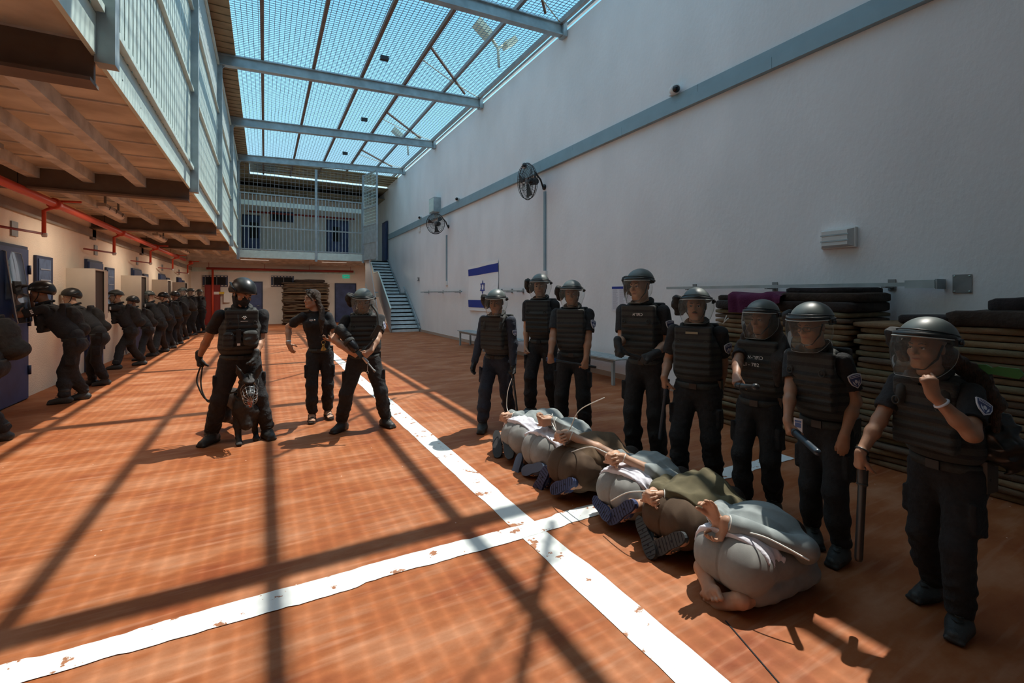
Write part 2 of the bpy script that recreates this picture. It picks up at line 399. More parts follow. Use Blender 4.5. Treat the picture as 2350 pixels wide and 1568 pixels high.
# ---- far wall, doors and windows
def far_door(n, px0, px1, py0, z0, y=YF):
    a = PYY(px0, py0, y); b = PYY(px1, py0, y); zt = a[2]
    r = MB().box((a[0], y - .06, z0), (b[0], y - .002, zt)).build(n, M_navy); r['kind'] = 'structure'
    MB().box((a[0] + .06, y - .085, z0 + .02), (b[0] - .06, y - .06, zt - .06)).build('door_leaf', M_blue, r)
    if z0 > 1: MB().box((a[0] + .35, y - .09, zt - 1.25), (a[0] + .75, y - .086, zt - .4)).build('door_grille', M_dark, r)
    else: MB().tube([(b[0] - .15, y - .13, 1.02), (b[0] - .27, y - .13, 1.02)], .015).build('door_handle', M_steel, r)
    return r
far_door('door_1', 556, 599, 492, ZS)
far_door('door_2', 749, 801, 504, ZS)
far_door('door_3', 768, 817, 650, 0)
far_door('door_4', 556, 603, 646, 0)
def far_window(n, x0, y0, x1, y1):
    a = PYY(x0, y0, YF); b = PYY(x1, y1, YF)
    r = MB().box((a[0], YF - .07, b[2]), (b[0], YF - .002, a[2])).build(n, M_navy); r['kind'] = 'structure'
    MB().box((a[0] + .09, YF - .075, b[2] + .09), (b[0] - .09, YF - .07, a[2] - .09)).build('pane', M_dark, r)
    mb = MB()
    for x in np.arange(a[0] + .12, b[0] - .08, .16 if a[2] > 3.3 else .5): mb.box((x - .012, YF - .1, b[2] + .05), (x + .012, YF - .076, a[2] - .05))
    mb.build('window_bars', M_steel_d, r)
    if a[2] < 3.3:
        mb = MB()
        for x in np.arange(a[0] + .06, b[0] - .05, .16):
            for z in (b[2] + .045, a[2] - .045): mb.box((x - .05, YF - .08, z - .02), (x + .05, YF - .071, z + .02))
        mb.build('frame_dashes', M_cab, r)
far_window('window_1', 620, 484, 673, 511)
far_window('window_2', 465, 632, 523, 658)
far_window('window_3', 622, 633, 674, 658)
a = PYY(471, 657, YF); b = PYY(506, 657, YF)
r = tag(empty('hydrant_cabinet', (a[0], YF, 0)), 'dark red fire hose cabinet at the foot of the far wall', 'fire cabinet')
MB().box((0, -.25, .05), (b[0] - a[0], -.002, 2.12)).build('body', mat('cabinet_red', (.22, .02, .02), .5), r)
MB().box((.06, -.265, .12), (b[0] - a[0] - .06, -.25, 2.05)).build('door', mat('cabinet_red2', (.25, .025, .02), .45), r)
MB().box((.35, -.27, 1.62), (.62, -.266, 1.76)).build('sticker', M_white, r)
MB().box((.62, -.27, 1.64), (.85, -.266, 1.76)).build('sticker', mat('sticker_yellow', (.7, .5, .05), .5), r)
r = tag(MB().box((-.14, -.16, 0), (.14, 0, .5)).build('meter_box', M_white), 'small white box on the far wall beside the red cabinet', 'wall box'); r.location = (PYY(521, 690, YF)[0], YF - .004, 1.2)
# green exit sign
TXT = []
def text(name, body, size, loc, ax, ay, m, parent=None, ext=.001, align='CENTER'):
    c = bpy.data.curves.new(name, 'FONT'); c.body = body; c.size = size; c.extrude = ext; c.align_x = align; c.align_y = 'CENTER'
    ax = Vector(ax).normalized(); ay = Vector(ay).normalized(); az = ax.cross(ay); ay = az.cross(ax)
    o = bpy.data.objects.new(name, c); COL.objects.link(o)
    M = Matrix((ax, ay, az)).transposed().to_4x4(); M.translation = Vector(loc)
    if parent is not None: o.parent = parent
    o.matrix_local = M
    c.materials.append(m)
    bpy.context.view_layer.update()
    me = bpy.data.meshes.new_from_object(o.evaluated_get(bpy.context.evaluated_depsgraph_get())); ml = o.matrix_local.copy()
    bpy.data.objects.remove(o); o = bpy.data.objects.new(name, me); COL.objects.link(o)
    if parent is not None: o.parent = parent
    o.matrix_local = ml
    if not me.materials: me.materials.append(m)
    return o
a = PYY(786, 631, YF); b = PYY(802, 639, YF)
M_sign = bpy.data.materials.new('exit_green'); M_sign.use_nodes = True
M_sign.node_tree.nodes['Principled BSDF'].inputs['Base Color'].default_value = (.0, .35, .2, 1)
M_sign.node_tree.nodes['Principled BSDF'].inputs['Emission Color'].default_value = (.0, .35, .22, 1)
M_sign.node_tree.nodes['Principled BSDF'].inputs['Emission Strength'].default_value = .5
r = tag(empty('exit_sign', (a[0], YF, b[2])), 'small green lit exit sign on the far wall above the blue door', 'exit sign')
w_, h_ = b[0] - a[0], a[2] - b[2]
MB().box((0, -.06, 0), (w_, -.002, h_)).build('sign_box', M_sign, r)
text('lettering', '\u05d4\u05d0\u05d9\u05e6\u05d9', h_ * .85, (w_ / 2, -.063, h_ / 2), (1, 0, 0), (0, 0, 1), M_white, r)

# ---- left wall cells: doors, hatches, lockers, vents
MOD = 3.75
def door_leaf_left(n, y0, y1):
    r = MB().box((XL, y0, 0), (XL + .05, y1, 2.36)).build(n, M_navy); r['kind'] = 'structure'
    MB().box((XL + .05, y0 + .05, .02), (XL + .075, y1 - .05, 2.31)).build('door_leaf', M_blue, r)
    MB().box((XL + .075, y0 + .25, 1.55), (XL + .085, y1 - .3, 2.05)).build('door_hatch', M_bluem, r)
    for z in (.45, 1.2, 2.0): MB().tube([(XL + .09, y1 - .06, z - .07), (XL + .09, y1 - .06, z + .07)], .022).build('hinge', M_navy, r)
LN = ['first', 'second', 'third', 'fourth', 'fifth', 'sixth', 'seventh']
M_mesh_p = mat('hatch_label_grey', (.38, .43, .50), .6)
for k in range(-2, 5):
    y = 8.85 + k * MOD
    door_leaf_left('door_%d' % (k + 7), y, y + 1.02)
    if k < 0: continue
    if True:
        r = MB().box((XL, y + 1.37, 1.28), (XL + .04, y + 2.02, 2.26)).build('window_%d' % (k + 4), M_navy); r['kind'] = 'structure'
        MB().box((XL + .04, y + 1.43, 1.33), (XL + .052, y + 1.9, 2.21)).build('pane', M_bluem, r)
        mb = MB()
        for z in (1.5, 1.68, 1.86, 2.04): mb.box((XL + .053, y + 1.47, z - .008), (XL + .06, y + 1.86, z + .008))
        mb.build('window_bars', M_mesh_p, r)
    if k < 4:
        r = tag(empty('wall_locker', (XL, y + 2.75, 1.12)), 'cream open-fronted locker box on the cell wall, %s from the camera' % LN[max(k, 0)], 'locker', 'cream lockers along the cell wall')
        MB().box((0, 0, 0), (.42, .03, 1.0)).box((0, .72, 0), (.42, .75, 1.0)).box((0, .03, 0), (.42, .72, .03)).box((0, .03, .97), (.42, .72, 1.0)).box((0, .03, .03), (.02, .72, .97)).build('body', M_cab, r)
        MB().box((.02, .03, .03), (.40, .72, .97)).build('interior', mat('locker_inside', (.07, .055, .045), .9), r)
        MB().box((.42, .56, .02), (.44, .75, .98)).build('door', M_cab, r)
    if k >= 0:
        r = tag(MB().box((0, -.1, -.11), (.02, .1, .11)).build('wall_vent', M_steel_d), 'small grey vent plate high on the cell wall, %s from the camera' % LN[k], 'vent', 'vents along the cell wall')
        r.location = (XL, 9.55 + k * MOD, 2.6)
        r = tag(empty('paper_lozenge', (XL, y + 3.25, .42)), 'white diamond-shaped frame low on the cell wall beneath the %s locker' % LN[k], 'sign', 'diamond signs along the cell wall') if k < 4 else None
        if r:
            mb = MB(); s_ = .30
            P_ = [(0, s_ * 1.2), (s_ * .55, 0), (0, -s_ * 1.2), (-s_ * .55, 0)]
            mb.prism([(p * 1.25, q * 1.15) for p, q in P_], (0, 0, 0), (0, 1, 0), (0, 0, 1), (1, 0, 0), .012, 1)
            for i in range(4):
                p, q = P_[i], P_[(i + 1) % 4]; mb.bar((.02, p[0], p[1]), (.02, q[0], q[1]), .03, .04, up=(1, 0, 0))
            mb.build('frame', [M_white, M_bluem], r)
# red sprinkler main with branches
r = tag(empty('sprinkler_pipe', (-2.85, 0, 3.02)), 'bright red sprinkler pipe running along under the walkway', 'pipe')
MB().tube([(0, YR, 0), (0, YB + .5, 0)], .057, 12).build('main_pipe', M_red, r)
for k in range(6):
    y = 9.6 + k * MOD * .99 - MOD
    MB().lathe([(.085, -.06), (.085, .06)], 12, (0, y, 0), (0, 1, 0)).build('coupling', M_red, r)
    MB().tube([(0, y, -.05), (-.12, y, -.12), (-.12, y, -.46)], .028, 8).build('drop_pipe', M_red, r)
    MB().tube([(-.12, y, -.46), (-.12, y + .05, -.47), (-.38, y - .95, -.47)], .018, 8).build('branch_pipe', mat('branch_red', (.28, .05, .035), .5), r)
    MB().lathe([(.03, 0), (.045, .06)], 8, (-.12, y + .02, -.52)).build('nozzle', M_white, r)
    MB().tube([(.05, y + .05, .05), (.3, y + .05, .06)], .018, 6).build('branch_pipe', M_red, r)
    MB().tube([(0, y - 1.2, .05), (0, y - 1.2, .33)], .006, 5).build('hanger', M_dark, r)
_pb = MB().tube([(-2.6, YF - .45, 2.95), (4.55, YF - .45, 2.95)], .06, 8)
for _x in (-2.5, 0, 2.2, 4.4): _pb.tube([(_x, YF - .45, 2.95), (_x, YF - .45, ZS - .095)], .012, 6)
r = tag(_pb.build('sprinkler_pipe', mat('pipe_dark_red', (.35, .04, .03), .5)), 'dark red pipe under the far walkway along the far wall', 'pipe')
r = tag(MB().tube([(-2.35, YF - .3, 0.0), (-2.35, YF - .3, 2.9)], .05, 8).build('riser_pipe', M_red), 'red vertical pipe in the corner by the barred window', 'pipe')
_pb = MB().tube([(-.8, YF - .5, 6.0), (4.6, YF - .5, 6.0)], .05, 8)
for _x in (-.6, 2.0, 4.4): _pb.tube([(_x, YF - .5, 6.0), (_x, YF - .002, 6.0)], .015, 6)
r = tag(_pb.build('sprinkler_pipe', mat('pipe_dark_red', (.35, .04, .03), .5)), 'dark red pipe high behind the upper floor bars', 'pipe')
# tube lamps under the walkway
M_lamp = mat('lamp_diffuser', (.80, .72, .62), .4)
def tube_lamp(y, x, lab):
    r = tag(empty('tube_lamp', (x, y, 3.10)), lab, 'lamp', 'tube lamps under the walkway')
    MB().box((-.06, -.62, 0), (.06, .62, .05)).build('housing', M_conc, r)
    for q in (-.4, .4): MB().box((-.015, q - .015, .05), (.015, q + .015, ZS - .092 - 3.10)).build('hanger', M_steel_d, r)
    mb = MB(); mb.lathe([(.02, -.6), (.055, -.57), (.055, .57), (.02, .6)], 14, (0, 0, -.005), (0, 1, 0)); mb.build('diffuser', M_lamp, r)
    mb = MB()
    for q in (-.4, 0, .4): mb.tube([(.06, q - .02, -.03), (.075, q, .02), (.06, q + .02, .03)], .008, 5)
    mb.build('clip_row', M_steel_d, r)
    ll = bpy.data.lights.new('added_fill_light', 'AREA'); ll.shape = 'RECTANGLE'; ll.size = .12; ll.size_y = 1.1; ll.energy = 13; ll.color = (1, .86, .70)  # added fill for the left wall; the tubes themselves are unlit
    lo = bpy.data.objects.new('added_fill_light', ll); COL.objects.link(lo); lo.parent = r; lo.location = (0, 0, -.065)
    return r
tube_lamp(5.95, -2.40, 'long white tube lamp under the walkway, closest to the camera')
for i, y in enumerate((10.6, 14.9, 19.2)):
    tube_lamp(y, -2.40, 'white tube lamp under the walkway, %s in line from the camera' % LN[i + 1])

# ---- stairs
def treads():
    root = tag(empty('staircase', (4.75, 19.6, 0)), 'grey steel staircase against the grey wall at the far end', 'staircase')
    mb = MB(); n1 = 10; r1, g1 = 1.66 / n1, .235
    for i in range(n1): mb.box((0, i * g1, (i + 1) * r1 - .05), (1.2, i * g1 + g1 + .03, (i + 1) * r1)); mb.box((0, i * g1 + .0, i * r1), (1.2, i * g1 + .02, (i + 1) * r1))
    ye = n1 * g1
    mb.box((-.0, ye, 1.60), (1.2, ye + .95, 1.66))
    n2 = 11; r2 = (ZS - 1.66) / n2
    for i in range(n2): mb.box((0, ye + .95 + i * g1, 1.66 + (i + 1) * r2 - .05), (1.2, ye + .95 + (i + 1) * g1 + .03, 1.66 + (i + 1) * r2)); mb.box((0, ye + .95 + i * g1, 1.66 + i * r2), (1.2, ye + .97 + i * g1, 1.66 + (i + 1) * r2))
    mb.build('flight', mat('stair_steel', (.66, .73, .74), .6, 0, noise=.12, nscale=6), root)
    y2 = ye + .95 + n2 * g1
    for x in (-.02, 1.2):
        MB().bar((x, -.1, .05), (x, ye, 1.68), .03, .28).bar((x, ye + .95, 1.70), (x, y2, ZS), .03, .28).bar((x, ye, 1.6), (x, ye + .95, 1.6), .03, .2).build('stringer', M_steel, root)
    m = mat('rail_sheet', (.36, .37, .37), .55, .1)
    MB()._add([(-.05, -.05, .1), (-.05, ye, 1.75), (-.05, ye, 2.65), (-.05, -.05, 1.0), (-.025, -.05, .1), (-.025, ye, 1.75), (-.025, ye, 2.65), (-.025, -.05, 1.0)],
              [(0, 1, 2, 3), (7, 6, 5, 4), (0, 4, 5, 1), (1, 5, 6, 2), (2, 6, 7, 3), (3, 7, 4, 0)]).build('side_panel', m, root)
    MB()._add([(-.05, ye + .95, 1.75), (-.05, y2, ZS + .05), (-.05, y2, ZS + 1.0), (-.05, ye + .95, 2.65), (-.025, ye + .95, 1.75), (-.025, y2, ZS + .05), (-.025, y2, ZS + 1.0), (-.025, ye + .95, 2.65)],
              [(0, 1, 2, 3), (7, 6, 5, 4), (0, 4, 5, 1), (1, 5, 6, 2), (2, 6, 7, 3), (3, 7, 4, 0)]).box((-.05, ye, 1.75), (-.025, ye + .95, 2.65)).build('side_panel', m, root)
    MB().bar((-.04, -.08, 1.02), (-.04, ye, 2.69), .05, .05).bar((-.04, ye, 2.69), (-.04, ye + .95, 2.69), .05, .05).bar((-.04, ye + .95, 2.69), (-.04, y2, ZS + 1.03), .05, .05).build('handrail', M_steel_w, root)
    MB().bar((1.17, -.08, .35), (1.17, ye, 2.0), .04, .05).build('handrail', M_steel, root)
    MB().bar((-.55, .15, .02), (-.55, ye + .35, 2.1), .05, .16).build('stringer', M_steel, root)
    MB()._add([(-.56, .2, .15), (-.56, ye + .4, 2.2), (-.56, ye + .4, ZS), (-.56, ye - .3, ZS), (-.56, .2, 1.05), (-.53, .2, .15), (-.53, ye + .4, 2.2), (-.53, ye + .4, ZS), (-.53, ye - .3, ZS), (-.53, .2, 1.05)],
              [(0, 1, 2, 3, 4), (9, 8, 7, 6, 5), (0, 5, 6, 1), (3, 8, 9, 4), (4, 9, 5, 0), (2, 7, 8, 3), (1, 6, 7, 2)]).build('side_panel', m, root)
treads()
# screen beside the upper landing
r = tag(empty('mesh_screen', (4.06, 22.05, ZS)), 'tall narrow wire screen standing where the stairs meet the upper floor', 'screen')
a = np.array((0, 0, 0)); b = np.array((.30, -1.45, 0))
for q in (a, b): MB().bar(q + (0, 0, -.3), q + (0, 0, 3.75), .07, .07, up=(1, 0, 0)).build('post', M_steel, r)
for z in (-.2, .55, 1.35, 2.15, 2.95, 3.7): MB().bar(a + (0, 0, z), b + (0, 0, z), .05, .05).build('rail', M_steel, r)
mb = MB()
for q in np.linspace(.06, .94, 11): mb.bar(a + (b - a) * q + (0, 0, 1.0), a + (b - a) * q + (0, 0, 3.7), .012, .012, up=(1, 0, 0))
for z in np.arange(1.1, 3.7, .14): mb.bar(a + (0, 0, z), b + (0, 0, z), .012, .012)
mb.build('wire_mesh', M_steel_w, r)
MB().bar((a + b) / 2 + (0, 0, -.2), (a + b) / 2 + (0, 0, 1.35), .012, np.linalg.norm(b - a), up=b - a).build('sheet_panel', M_steel, r)
# barred gate on the upper landing
r = MB().box((XR - .10, 25.4, ZS), (XR - .04, 26.5, ZS + 2.25)).build('door_20', M_navy); r['kind'] = 'structure'
MB().box((XR - .13, 25.5, ZS + .1), (XR - .10, 26.4, ZS + 2.15)).build('door_leaf', M_blue, r)

# unlit lamps under the far walkway, with added glow and fill light
M_glow_added = bpy.data.materials.new('lamp_added_glow'); M_glow_added.use_nodes = True
_b = M_glow_added.node_tree.nodes['Principled BSDF']; _b.inputs['Base Color'].default_value = (.8, .8, .75, 1); _b.inputs['Emission Color'].default_value = (1, .9, .76, 1); _b.inputs['Emission Strength'].default_value = .25
for i, x in enumerate((-.4, 3.1)):
    r = tag(empty('ceiling_lamp', (x, 24.6, ZS - .2)), ('white ceiling lamp under the far walkway above the bowed handler', 'white ceiling lamp under the far walkway beside the exit sign')[i], 'lamp', 'lamps under the far walkway')
    MB().box((-.6, -.08, .04), (.6, .08, .11)).build('housing', M_white, r); MB().box((-.58, -.07, 0), (.58, .07, .04)).build('diffuser', M_glow_added, r)
    ll = bpy.data.lights.new('added_fill_light', 'AREA'); ll.shape = 'RECTANGLE'; ll.size = 1.1; ll.size_y = .14; ll.energy = 48; ll.color = (1, .88, .74)
    lo = bpy.data.objects.new('added_fill_light', ll); COL.objects.link(lo); lo.parent = r; lo.location = (0, 0, -.01)
mb = MB()
for y in np.arange(23.45, 25.35, .47): mb.box((-.62, y, 7.60), (XR + .3, y + .37, 7.64))
struct('ceiling_roof_slats_far', mb, M_sheet)
# ================================================================ right wall furniture
def wallpt(px, py): return PXX(px, py, XR)
r = tag(empty('cable_duct', (XR, 0, 0)), 'blue-grey metal cable duct running the whole length of the grey wall', 'cable duct')
for k, (z0, z1, dx) in enumerate(((4.62, 4.77, .085), (4.77, 4.90, .06))):
    mb = MB(); y = YR; j = 0
    while y < 25.2:
        y1 = min(25.2, y + 2.9 + .4 * k); mb.box((-dx, y + .002, z0), (-.001, y1 - .002, z1)); y = y1
    mb.build('duct_cover', M_duct, r)
for px, py, s, lab in ((1551, 211, .15, 'white dome camera above the duct, the biggest in view'), (1208, 382, .14, 'white dome camera above the side-turned fan'),
                       (1053, 459, .13, 'white dome camera above the duct beside the grey box'), (967, 502, .13, 'white dome camera above the duct, closest to the stairs')):
    p = wallpt(px, py)
    r = tag(empty('dome_camera', (XR, p[1], max(p[2], 4.9 + s * .5))), lab, 'camera', 'dome cameras along the grey wall')
    MB().box((-.1, -s * .4, -s * .45), (0, s * .4, s * .3)).lathe([(s * .52, 0), (s * .55, .08), (s * .5, .12)], 18, (-.07, -.02, 0), (-.5, -.8, -.15)).build('housing', M_white, r)
    mb = MB(); c = np.array((-.12, -.11, -.02)); ax = np.array((-.5, -.8, -.15)); ax /= np.linalg.norm(ax)
    mb.lathe([(s * .42 * math.cos(q), s * .42 * math.sin(q)) for q in np.linspace(0, 1.5, 7)], 16, c, ax); mb.build('lens_dome', mat('lens_black', (.01, .01, .012), .08), r)
p = wallpt(1006, 473)
r = tag(empty('junction_box', (XR, p[1], p[2])), 'grey square metal box on the wall above the round fan', 'junction box')
MB().box((-.28, -.3, -.28), (0, .3, .28)).build('body', M_steel, r); MB().box((-.295, -.27, -.25), (-.28, .27, .25)).build('door', M_steel_w, r)
for px, py, w, h, nme, lab in ((962, 641, .1, .16, 'wall_switch', 'small dark switch on the wall beside the staircase'), (964, 527, .22, .2, 'sensor_box', 'small white box under the duct by the stairs')):
    p = wallpt(px, py); r = tag(empty(nme, (XR, p[1], p[2])), lab, 'wall box')
    MB().box((-.07, -w / 2, -h / 2), (0, w / 2, h / 2)).build('body', M_steel_d if w < .15 else M_white, r); MB().box((-.08, -w / 4, -h / 4), (-.07, w / 4, h / 4)).build('button', M_white, r)
# fans
def fan(px, py, R, face, lab):
    p = wallpt(px, py); r = tag(empty('wall_fan', (XR, p[1], p[2])), lab, 'fan', 'black fans on the grey wall')
    c = np.array((-.55, -.1, 0)); f = np.array((*face, -.12)); f /= np.linalg.norm(f)
    x = np.cross(f, (0, 0, 1)); x /= np.linalg.norm(x); y = np.cross(x, f)
    mb = MB()
    ring = lambda rr, off: [c + f * off + (x * math.cos(a) + y * math.sin(a)) * rr for a in np.linspace(0, 2 * math.pi, 37)[:-1]]
    mb.tube(ring(R, 0), .012, 5, closed=True); mb.tube(ring(R * .93, .06), .006, 4, closed=True); mb.tube(ring(R * .93, -.06), .006, 4, closed=True); mb.tube(ring(R * .5, .085), .006, 4, closed=True)
    for a in np.linspace(0, 2 * math.pi, 37)[:-1]:
        d = x * math.cos(a) + y * math.sin(a)
        for sgn in (1, -1): mb.tube([c + d * R * .12 + f * .09 * sgn, c + d * R * .6 + f * .085 * sgn, c + d * R * .93 + f * .06 * sgn, c + d * R], .0035, 4, caps=False)
    mb.build('cage', M_black, r)
    for k in range(3):
        a0 = k * 2.094 + .4; v = []
        for q in np.linspace(.15, .88, 6):
            for s_ in (-.28, .28):
                a = a0 + s_ * (.5 + .6 * q); v.append(c + (x * math.cos(a) + y * math.sin(a)) * R * q + f * s_ * .09)
        MB()._add(v + [q + f * .008 for q in v], [(2*i, 2*i+1, 2*i+3, 2*i+2) for i in range(5)] + [(12+2*i+2, 12+2*i+3, 12+2*i+1, 12+2*i) for i in range(5)], 0, True).build('blade', mat('fan_blade', (.03, .03, .032), .4), r)
    MB().lathe([(.05, -.03), (.06, 0), (.05, .03)], 14, c, f).build('hub', M_steel_d, r)
    MB().lathe([(.06, .06), (.085, .1), (.085, .25), (.05, .29)], 16, c, -f).build('motor', M_black, r)
    MB().tube([c - f * .2 + (0, 0, .0), c - f * .22 + np.array((0, 0, .22)), (-.25, 0, .25), (-.12, 0, .12), (-.05, 0, -.05), (0, 0, -.05)], .022, 8).lathe([(.07, 0), (.07, .03)], 12, (-.03, 0, -.05), (1, 0, 0)).build('bracket', M_black, r)
fan(1030, 517, .37, (-.75, -.66), 'round black wall fan turned to face the yard, beside the stairs')
fan(1250, 425, .42, (-.97, .05), 'black wall fan seen edge-on, above the flag')
for px, y0, y1, lab in ((1252, 440, 622, 'grey conduit dropping from the fan seen edge-on'), (1026, 540, 645, 'grey conduit dropping from the round fan')):
    a = wallpt(px, y0); b = wallpt(px, y1); r = tag(empty('conduit', (XR, a[1], b[2])), lab, 'conduit')
    MB().box((-.04, -.035, 0), (0, .035, a[2] - b[2])).build('cover', M_duct, r); MB().box((-.06, -.09, -.16), (0, .09, 0)).build('socket_box', M_white, r)
# wall bars
def wall_bar(px0, py0, px1, py1, lab, ends=()):
    a = wallpt(px0, py0); b = wallpt(px1, py1); z = (a[2] + b[2]) / 2
    r = tag(empty('wall_bar', (XR, a[1], z)), lab, 'wall bar', 'steel bars on brackets along the grey wall'); L = b[1] - a[1]
    MB().box((-.19, min(0, L), -.02), (-.15, max(0, L), .02)).build('bar', M_steel, r)
    for q in (.12, .5, .88): MB().box((-.2, L * q - .02, -.035), (0, L * q + .02, -.02)).box((-.012, L * q - .035, -.06), (0, L * q + .035, .06)).build('bracket', M_steel_d, r)
    return r, L
wall_bar(975, 671, 1070, 669, 'thin steel bar on brackets between the stairs and the flag')
wall_bar(1145, 668, 1210, 668, 'thin steel bar on brackets just beyond the flag')
r, L = wall_bar(1548, 660, 2160, 655, 'long steel bar on brackets above the tall mattress stack')
MB().box((-.21, L - .02, -.04), (-.12, L + .22, .04)).box((-.2, L - .035, -.05), (0, L - .02, .05)).build('end_box', M_steel, r)
# emergency lamp
a = wallpt(1888, 533); b = wallpt(1968, 563)
r = tag(empty('bulkhead_lamp', (XR, (a[1] + b[1]) / 2, (a[2] + b[2]) / 2)), 'unlit white oblong bulkhead lamp on the grey wall', 'lamp')
L = abs(a[1] - b[1]) / 2; h = .115
MB().box((-.05, -L, -h), (0, L, h)).build('base', M_white, r)
mb = MB()
mb._add([(-.05, -L+.01, -h+.01), (-.05, L-.01, -h+.01), (-.05, L-.01, h-.01), (-.05, -L+.01, h-.01), (-.12, -L+.05, -h+.03), (-.12, L-.05, -h+.03), (-.12, L-.05, h-.03), (-.12, -L+.05, h-.03)],
        [(4, 7, 6, 5), (0, 4, 5, 1), (1, 5, 6, 2), (2, 6, 7, 3), (3, 7, 4, 0)]); mb.build('diffuser', mat('lamp_cover', (.66, .68, .67), .35), r)
for z in (-.035, .035): MB().box((-.125, -L * .8, z - .008), (-.12, L * .8, z + .008)).build('guard_bar', M_steel, r)
a = wallpt(2187, 634); b = wallpt(2231, 669)
r = tag(empty('cover_plate', (XR, (a[1] + b[1]) / 2, (a[2] + b[2]) / 2)), 'square grey metal cover plate screwed to the wall', 'plate')
L = abs(a[1] - b[1]) / 2; MB().box((-.012, -L, -.09), (0, L, .09)).build('plate', M_steel_d, r)
for y in (-1, 1):
    for z in (-1, 1): MB().lathe([(.008, 0), (.008, .005)], 8, (-.012, y * (L - .015), z * .075), (-1, 0, 0)).build('screw', M_steel_w, r)
# flag
M_flagw = mat('flag_white', (.88, .88, .88), .85, bump=.3, bscale=9); M_flagb = mat('flag_blue', (.02, .045, .30), .8)
a = wallpt(1079, 608); b = wallpt(1145, 602); c = wallpt(1080, 712)
FW, FH = abs(a[1] - b[1]), a[2] - c[2]
r = tag(empty('flag', (XR - .03, a[1], c[2])), 'white flag with two blue stripes and a blue six-pointed star, pinned to the grey wall', 'flag')
def fwave(s, q): return np.array((-.012 - .02 * math.sin(s * 9 + q * 2) - .012 * math.sin(q * 7), -s * FW, q * FH + .12 * (q ** 2) * (s - .6) * .9))
def fpatch(name, s0, s1, q0, q1, m, off, n=24):
    v = []; f = []
    for o_ in (0, .004):
        for i in range(n + 1):
            for j in range(n + 1): v.append(fwave(s0 + (s1 - s0) * i / n, q0 + (q1 - q0) * j / n) + (-off - o_, 0, 0))
    k = (n + 1) ** 2
    for i in range(n):
        for j in range(n):
            p = i * (n + 1) + j; f.append((p, p + 1, p + n + 2, p + n + 1)); f.append((k + p, k + p + n + 1, k + p + n + 2, k + p + 1))
    return MB()._add(v, f, 0, True).build(name, m, r)
fpatch('cloth', 0, 1, 0, 1, M_flagw, 0)
fpatch('stripe', 0, 1, .77, .93, M_flagb, .006); fpatch('stripe', 0, 1, .07, .23, M_flagb, .006)
mb = MB(); cs, cq, R = .5, .5, .155
def star_pt(rr, a): return fwave(cs + rr * math.cos(a) * FH / FW, cq + rr * math.sin(a)) + (-.012, 0, 0)
for k in (0, 1):
    for i in range(3):
        a0 = math.pi / 2 + k * math.pi + i * 2.0944; a1 = a0 + 2.0944
        n = 8; o_ = []; i_ = []
        for j in range(n + 1):
            q = j / n; P0 = np.array((math.cos(a0), math.sin(a0))) * (1 - q) + np.array((math.cos(a1), math.sin(a1))) * q
            o_.append(P0 * R); i_.append(P0 * R * .72)
        v = [fwave(cs + p[0] * FH / FW, cq + p[1]) + (-.012, 0, 0) for p in o_ + i_]
        mb._add(v, [(j, j + 1, n + 2 + j, n + 1 + j) for j in range(n)])
mb.build('star', M_flagb, r)
# notice poster
a = wallpt(1405, 658); b = wallpt(1455, 716)
r = tag(empty('notice_poster', (XR - .004, a[1], b[2])), 'white printed notice with a blue header taped to the grey wall', 'poster')
PW, PH = abs(a[1] - b[1]), a[2] - b[2]
MB().box((-.004, -PW, 0), (0, 0, PH)).build('sheet', mat('paper', (.74, .75, .80), .8), r)
MB().box((-.006, -PW, PH * .90), (-.004, 0, PH)).build('header', M_flagb, r)
mb = MB(); rnd = random.Random(3)
for col in range(3):
    for k in range(26):
        w = rnd.uniform(.6, 1) * PW * .26; y = -PW * (.05 + col * .31); z = PH * (.86 - k * .031)
        mb.box((-.005, y - w, z), (-.004, y, z + PH * .011))
mb.build('print_lines', mat('print_grey', (.38, .38, .46), .8), r)
# benches
def bench(y0, y1, lab):
    r = tag(empty('bench', (5.42, y0, 0)), lab, 'bench', 'steel benches along the grey wall'); L = y1 - y0
    mb = MB()
    for k in range(4): mb.box((.0 + k * .115, 0, .45), (.095 + k * .115, L, .475))
    mb.build('seat', M_steel, r)
    for y in (.12, L - .12, L * .5):
        for x in (.05, .40): MB().box((x - .025, y - .025, 0), (x + .025, y + .025, .45)).build('leg', M_steel, r)
    MB().box((.02, .1, .40), (.06, L - .1, .45)).build('rail', M_steel_d, r)
bench(9.9, 13.7, 'slatted steel bench by the wall beneath the flag'); bench(6.2, 9.2, 'slatted steel bench by the wall beside the notice poster')

